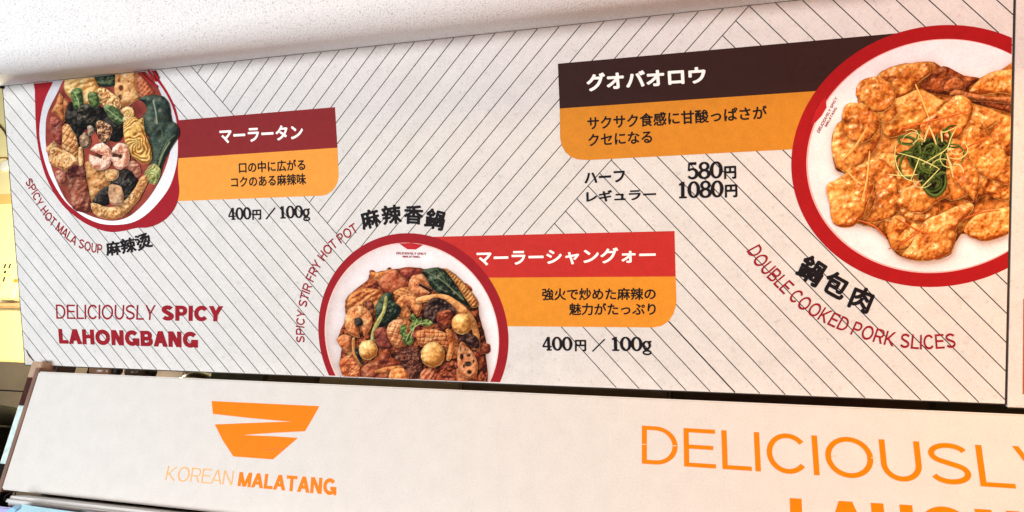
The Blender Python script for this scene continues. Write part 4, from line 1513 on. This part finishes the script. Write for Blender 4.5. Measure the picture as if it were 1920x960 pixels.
fp('pork_slice', [(32, 620), (50, 580), (110, 545), (180, 580), (250, 640), (270, 720), (240, 780), (160, 765), (84, 750), (62, 690)], Kx, P3, R=13, rough=1.36, freq=0.080, glint=1.3*.4, soft=.45, mott=.65, flat=.25)
fp('pork_slice', [(560, 580), (640, 550), (700, 480), (800, 470), (930, 470), (930, 640), (820, 660), (740, 640), (680, 665), (600, 650)], Kx, P2, R=14, rough=1.24, freq=0.080, glint=1.3*.3, soft=.45, mott=.65, flat=.25)
fp('pork_slice', [(330, 640), (400, 600), (500, 620), (530, 690), (510, 750), (430, 760), (360, 730)], Kx, P3, R=13, rough=1.24, freq=0.088, glint=1.3*.7, soft=.45, mott=.65, flat=.25)
fp('pork_slice', [(280, 720), (350, 730), (430, 770), (470, 800), (420, 860), (340, 890), (305, 850)], Kx, P1, R=12, rough=1.24, freq=0.088, glint=1.3*.4, soft=.45, mott=.65, flat=.25)
fp('pork_slice', [(640, 800), (700, 720), (780, 700), (930, 690), (930, 780), (860, 802), (800, 830), (720, 845)], Kx, P1, R=12, rough=1.18, freq=0.080, glint=1.3*.3, soft=.45, mott=.65, flat=.25)
scatter(pork, [(110, 330), (300, 120), (480, 100), (640, 260), (880, 330), (900, 720), (700, 780), (520, 880), (380, 860), (260, 740), (90, 680), (90, 580), (150, 500)], Kx, 13, (80, 135),
        [('pork_slice', P1), ('pork_slice', P2), ('pork_slice', P3), ('pork_slice', P1)], 12, R=9, rough=.9, freq=.07, glint=.9, soft=.42, mott=.7, flat=.25)
fp('dark_crevice', [(600, 850), (612, 780), (640, 740), (680, 700), (690, 660), (650, 680), (590, 700), (560, 740), (580, 800)], Kx, PD, R=8, rough=0.87)
fp('pork_slice', [(430, 800), (470, 750), (540, 720), (600, 690), (660, 672), (684, 690), (660, 730), (610, 780), (598, 850), (576, 902), (500, 930), (430, 934), (360, 912), (400, 860)], Kx, P3, R=14, rough=1.18, freq=0.072, glint=1.3*.5, soft=.45, mott=.65, flat=.25)
GD = ((12, 16, 8), (32, 42, 18), (84, 98, 44))
fp('scallion_curl', [(440, 400), (500, 380), (560, 400), (560, 470), (556, 560), (540, 630), (480, 640), (440, 580), (410, 520), (380, 450)], Kx, GD, R=6, rough=2.2, freq=.2)
draw_dish()
shred(pork, 'carrot_shred', [[(366, 350), (440, 318), (560, 288), (660, 262)], [(360, 338), (400, 330), (470, 312)], [(190, 690), (205, 600), (212, 500), (220, 450)], [(300, 880), (390, 836), (470, 770)],
                              [(330, 740), (440, 800), (500, 812)], [(620, 440), (700, 400), (760, 376)], [(640, 745), (720, 716), (800, 706)], [(160, 750), (230, 775), (290, 830)]], Kx, 3.2, (150, 58, 20), (224, 120, 58))
shred(pork, 'ginger_shred', [[(92, 482), (150, 420), (206, 330)], [(420, 140), (445, 200), (480, 290)], [(110, 525), (150, 570), (182, 590)], [(182, 660), (205, 560), (215, 440)]], Kx, 3.2, (214, 140, 60), (252, 206, 128))
shred(pork, 'scallion_curl', [[(345, 382), (372, 374), (412, 386), (418, 402), (390, 410), (352, 402), (345, 382)], [(440, 345), (430, 400), (440, 450), (420, 520)],
                               [(470, 420), (500, 410), (530, 440), (510, 500), (470, 520), (452, 480), (470, 420)], [(352, 500), (372, 455), (420, 450)], [(540, 345), (570, 350), (578, 390), (550, 430), (520, 420)],
                               [(450, 590), (480, 630), (520, 640), (555, 600), (556, 550)], [(470, 540), (500, 500), (550, 480), (560, 440)], [(352, 500), (356, 540), (380, 560), (420, 560)],
                               [(520, 360), (510, 420), (480, 470), (440, 520), (430, 560)], [(478, 600), (490, 570), (540, 540), (560, 545)]], Kx, 6.2, (30, 42, 18), (98, 118, 56))
_rg = np.random.default_rng(4)
for _k in range(3):
    _ps = []
    for _i in range(7):
        cx_, cy_, r_, a_ = 485 + _rg.normal(0, 50), 490 + _rg.normal(0, 60), 26 + 40 * _rg.random(), _rg.random() * 6.28
        _sp = 2.2 + 2.6 * _rg.random()
        _ps.append([(cx_ + r_ * math.cos(a_ + _sp * u) * (1 - .25 * u), cy_ + r_ * .8 * math.sin(a_ + _sp * u)) for u in np.linspace(0, 1, 6)])
    shred(pork, 'scallion_curl', _ps, Kx, (4.6, 3.2, 1.8)[_k], ((20, 30, 12), (38, 54, 20), (140, 144, 70))[_k], ((70, 92, 38), (104, 124, 56), (236, 226, 150))[_k])
shred(pork, 'scallion_thread', [[(334, 410), (328, 460), (342, 520), (372, 560), (410, 576), (450, 574)], [(340, 448), (420, 470), (490, 500), (530, 522)], [(606, 332), (580, 380), (560, 430), (500, 470), (450, 500)],
                                 [(438, 470), (420, 520), (398, 574)], [(528, 520), (480, 570), (440, 612)], [(600, 335), (560, 352), (530, 358)], [(640, 400), (655, 440), (620, 474), (570, 470)],
                                 [(300, 545), (370, 552), (430, 545)]], Kx, 2.0, (176, 176, 92), (240, 232, 160))
shred(pork, 'leek_sliver', [[(484, 326), (470, 360), (458, 400)], [(480, 326), (500, 372), (514, 412)], [(535, 350), (540, 400)], [(560, 450), (575, 500), (590, 560)], [(590, 500), (620, 505), (638, 540)]], Kx, 3.4, (196, 150, 84), (248, 222, 160))
Px2 = lambda x, y: (1450 + x / 3.0, 20 + y / 3.0)
print_area('emblem', [Px2(*q) for q in [(292, 480), (298, 545), (272, 590), (240, 625), (205, 648), (232, 570), (262, 520)]], (176, 30, 38), 10, pork)
quad_text('emblem_text', 'DELICIOUSLY SPICY', Px2(243, 678), Px2(348, 486), Px2(360, 492), Px2(256, 692), REDINK, 10, pork, .2)
quad_text('emblem_text', 'MALATANG', Px2(286, 648), Px2(346, 542), Px2(358, 549), Px2(298, 656), REDINK, 10, pork, .2)

# ---- curled lower left corner of the sheet
cq = np.array([(50, 655), (56, 667), (64, 675), (80, 682), (50.5, 682)])
print_area('sheet_corner', cq, (206, 198, 190), 5, mb, label='slightly lifted lower left corner of the sheet', clipit=False)
V, F, A = ribbon(spline([(50.5, 657), (56, 668), (64, 676.5)], 6, False), 1.6)
W = board(V, 6 * LAYER)
build('corner_crease', W, orient(W, F, BN), INK, mb)

# =================================================================== NEXT BOARD AT THE RIGHT
u2 = BW + .0018
nb = empty('menu_board', tuple(uvw([(u2 + .3, BH)])[0]), 'plain peach edge of the next menu board beyond the black seam at the right', 'menu board')
build('panel', *slab(u2, u2 + .75, 0, BH + .004, 0, .004), PAPER, nb)
build('backing', *slab(u2, u2 + .75, .002, BH - .002, .0045, TH), BOARDSIDE, nb)
build('edge_trim', *join(slab(u2, u2 + .75, -.0014, -.0002, -.0004, .02), slab(u2, u2 + .75, BH + .0042, BH + .0056, -.0002, .02)), DARKTRIM, nb)
print_area('picture_strip', [(1918.5, 560), (2150, 558), (2150, 745), (1917.2, 739)], (168, 84, 30), 2, nb, clipit=False, label='brown edge of a printed picture')

# =================================================================== FASCIA
FN = np.array([0, -1.0, 0])
ptl = fascia([(70, 697)])[0]
pbl = fascia([(3, 918)])[0]
ptr = fascia([(1919, 775.5)])[0]
fx0 = float(ptl[0] + pbl[0]) / 2
fz1 = float(ptl[2] + ptr[2]) / 2
fz0 = float(pbl[2])
fx1 = float(ptr[0]) + .9
fa = empty('shop_fascia', ((fx0 + fx1) / 2, FY, fz0), 'upright off-white fascia with an orange bowl emblem and orange lettering', 'sign')
build('panel', *boxmesh(fx0, fx1, FY, FY + .03, fz0, fz1, .0022), FASCIA, fa)
build('edge_channel', *boxmesh(fx0 - .010, fx0 - .0006, FY + .001, FY + .034, fz0 - .004, fz1 + .007, .001), BROWNTRIM, fa, 'brown metal channel along the left end')
G4 = lambda x, y: (300 + x / 4.175, 730 + y / 4.175)


def fprint(name, P, m, layer, label=None):
    return print_area(name, P, None, layer, fa, m=m, surf=fascia, n=FN, clipit=False, label=label)


fprint('bowl_emblem', [G4(*q) for q in [(405, 92), (830, 112), (1248, 132), (1190, 235), (1135, 328), (900, 340), (700, 354), (652, 358), (720, 361), (900, 368), (1080, 380), (985, 462), (885, 548), (730, 537), (575, 525), (492, 400),
                                         (430, 275), (640, 266), (880, 257), (1040, 252), (960, 248), (700, 224), (415, 192)]], ORANGE, 3, 'orange bowl emblem folded from one ribbon')
V, F, A = ribbon([G4(820, 473), G4(900, 468), G4(972, 470)], [.4, 1.4, 1.6])
W = fascia(V, 4 * LAYER)
build('emblem_cut', W, orient(W, F, FN), mat('cut_brown', (168, 90, 30), .5), fa)
quad_text('lettering', 'KOREAN', (315.6, 873.0), (438.8, 882.6), (435.2, 910.4), (309.8, 900.5), ORANGE_PALE, 3, fa, .095, fascia, FN, 'thin orange capitals under the bowl emblem')
quad_text('lettering', 'MALATANG', (449.5, 884.6), (631.3, 897.6), (630.2, 929.2), (445.5, 911.5), ORANGE, 3, fa, .235, fascia, FN, 'bold orange capitals under the bowl emblem')
quad_text('lettering', 'DELICIOUSL', (1203.5, 797.2), (1893.0, 836.8), (1905.0, 917.0), (1203.5, 870.0), ORANGE, 3, fa, .12, fascia, FN, 'large thin orange capitals at the right')
quad_text('lettering', 'Y', (1897, 836.0), (1978, 841.5), (1990, 923), (1905, 917.5), ORANGE, 3, fa, .12, fascia, FN)
quad_text('lettering', 'LAHONGBANG', (1480.5, 933.0), (2460, 990.0), (2505, 1092), (1483, 1012), ORANGE, 3, fa, .26, fascia, FN, 'heavy orange capitals cut by the lower picture edge')
# stencil bridges of the closed letters
SB = mat('stencil_bridge', (232, 196, 160), .45, .3)
for a_, b_ in (((1202, 833.0), (1211, 833.3)), ((1258.5, 835.5), (1268.5, 836)), ((1559, 855), (1569.5, 855.6)), ((1633, 858), (1645, 858.6))):
    V, F, A = ribbon([a_, ((a_[0] + b_[0]) / 2, (a_[1] + b_[1]) / 2), b_], 1.5)
    W = fascia(V, 4 * LAYER)
    build('stencil_bridge', W, orient(W, F, FN), SB, fa)

# steel post left of the fascia, its reflections painted as three coloured pieces
PY = FY + .012
pp = upright(PY)


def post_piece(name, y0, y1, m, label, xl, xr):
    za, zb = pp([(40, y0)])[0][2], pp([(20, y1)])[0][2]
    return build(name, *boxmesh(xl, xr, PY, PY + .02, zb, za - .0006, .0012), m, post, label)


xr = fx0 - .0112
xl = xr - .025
post = empty('post', ((xl + xr) / 2, PY, fz0), 'narrow post with painted tan, maroon and pale blue reflections left of the fascia', 'post')
post_piece('top_reflection', 676, 706, mat('tan_reflection', (176, 148, 126), .3, .5, .15, 30), 'painted tan reflection at the top', xl, xr)
post_piece('middle_reflection', 706, 759, mat('maroon_reflection', (66, 38, 34), .2, .6, .5, 45), 'painted dark maroon reflection', xl, xr)
post_piece('lower_reflection', 759, 872, mat('pale_blue_reflection', (200, 218, 216), .4, .4, .26, 70), 'painted pale blue white reflection', xl, xr)
post_piece('foot', 872, 960, M_BLACK, 'black foot', xl, xr)

# =================================================================== RAIL AND TRAYS BELOW THE FASCIA
zt = float(fascia([(25, 923.5)])[0][2])
LY = FY - .030
lx0 = float(upright(LY)([(9, 931)])[0][0])
zfront = zt
rail = build('counter_rail', *boxmesh(lx0, fx1, LY, FY + .03, zt - .016, zt - .002, .005),
             mat('satin_aluminium', (196, 195, 196), .5, .3, .05, 30))
build('shadow_gap_strip', *boxmesh(lx0, fx1, FY + .0305, FY + .036, zt - .015, fz0 + .012), M_BLACK, rail)  # black strip added for the line of shade between fascia and rail
tag(rail, 'satin metal counter rail running under the off-white fascia', 'rail')
cord = [tuple(upright(LY - .002)([p])[0]) for p in [(24, 922.5), (14, 927), (8.4, 932), (9, 939)]]
tag(build('cord', *tube(cord, .0012, 8), M_BLACK), 'thin black cord looping over the left end of the metal rail', 'cord')
TY = LY - .004
tp = upright(TY)
a = tp([(-30, 944)])[0]
b = tp([(150, 956)])[0]
tr = empty('storage_tray', (float(a[0] + b[0]) / 2, TY - .08, float(a[2]) - .12), 'lavender plastic tray with a rounded lip below the metal rail', 'tray')
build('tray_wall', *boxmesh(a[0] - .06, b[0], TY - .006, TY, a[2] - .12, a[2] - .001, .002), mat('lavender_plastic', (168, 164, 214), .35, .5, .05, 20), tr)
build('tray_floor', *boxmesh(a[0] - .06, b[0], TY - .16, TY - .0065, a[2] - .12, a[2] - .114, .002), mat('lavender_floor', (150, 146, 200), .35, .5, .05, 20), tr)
c1, c2 = upright(TY - .008)([(38, 944.5)])[0], upright(TY - .008)([(128, 962)])[0]
bagm = mat('cyan_film', (172, 220, 240), .25, .5, .08, 18)
bag = empty('plastic_bag', (float(c1[0] + c2[0]) / 2, TY - .04, float(c2[2]) - .08), 'pale blue plastic bag in the lavender tray at lower left', 'bag')
q = upright(TY - .012)
pts = [q([p])[0] for p in [(8, 962), (38, 944.8), (70, 950), (105, 955), (150, 961)]]
V, F = [], []
for i, p in enumerate(pts):
    V += [tuple(p), tuple(p + np.array([.004, -.03, -.035])), tuple(p + np.array([.0, -.035, -.10])), tuple(p + np.array([0, -.005, -.10]))]
for i in range(len(pts) - 1):
    for k in range(4):
        F.append((i * 4 + k, (i + 1) * 4 + k, (i + 1) * 4 + (k + 1) % 4, i * 4 + (k + 1) % 4))
F += [(3, 2, 1, 0), (16, 17, 18, 19)]
build('bag_body', V, F, bagm, bag)
c1 = q([(8, 962)])[0]
fold = [q([p])[0] + np.array([0, -.004, 0]) for p in [(6, 964), (36, 945.5), (44, 950), (32, 964)]]
build('bag_fold', [tuple(p) for p in fold] + [tuple(p + np.array([0, -.006, -.004])) for p in fold],
      [(0, 1, 2, 3), (7, 6, 5, 4), (0, 4, 5, 1), (1, 5, 6, 2), (2, 6, 7, 3), (3, 7, 4, 0)], mat('blue_film', (140, 190, 232), .25, .5, .06, 20), bag, 'bluer folded flap')
g1, g2 = tp([(158, 957)])[0], tp([(480, 980)])[0]
bx_ = empty('grey_tray', (float(g1[0] + g2[0]) / 2, TY - .08, float(g1[2]) - .1), 'blue grey tray right of the pale blue bag under the metal rail', 'tray')
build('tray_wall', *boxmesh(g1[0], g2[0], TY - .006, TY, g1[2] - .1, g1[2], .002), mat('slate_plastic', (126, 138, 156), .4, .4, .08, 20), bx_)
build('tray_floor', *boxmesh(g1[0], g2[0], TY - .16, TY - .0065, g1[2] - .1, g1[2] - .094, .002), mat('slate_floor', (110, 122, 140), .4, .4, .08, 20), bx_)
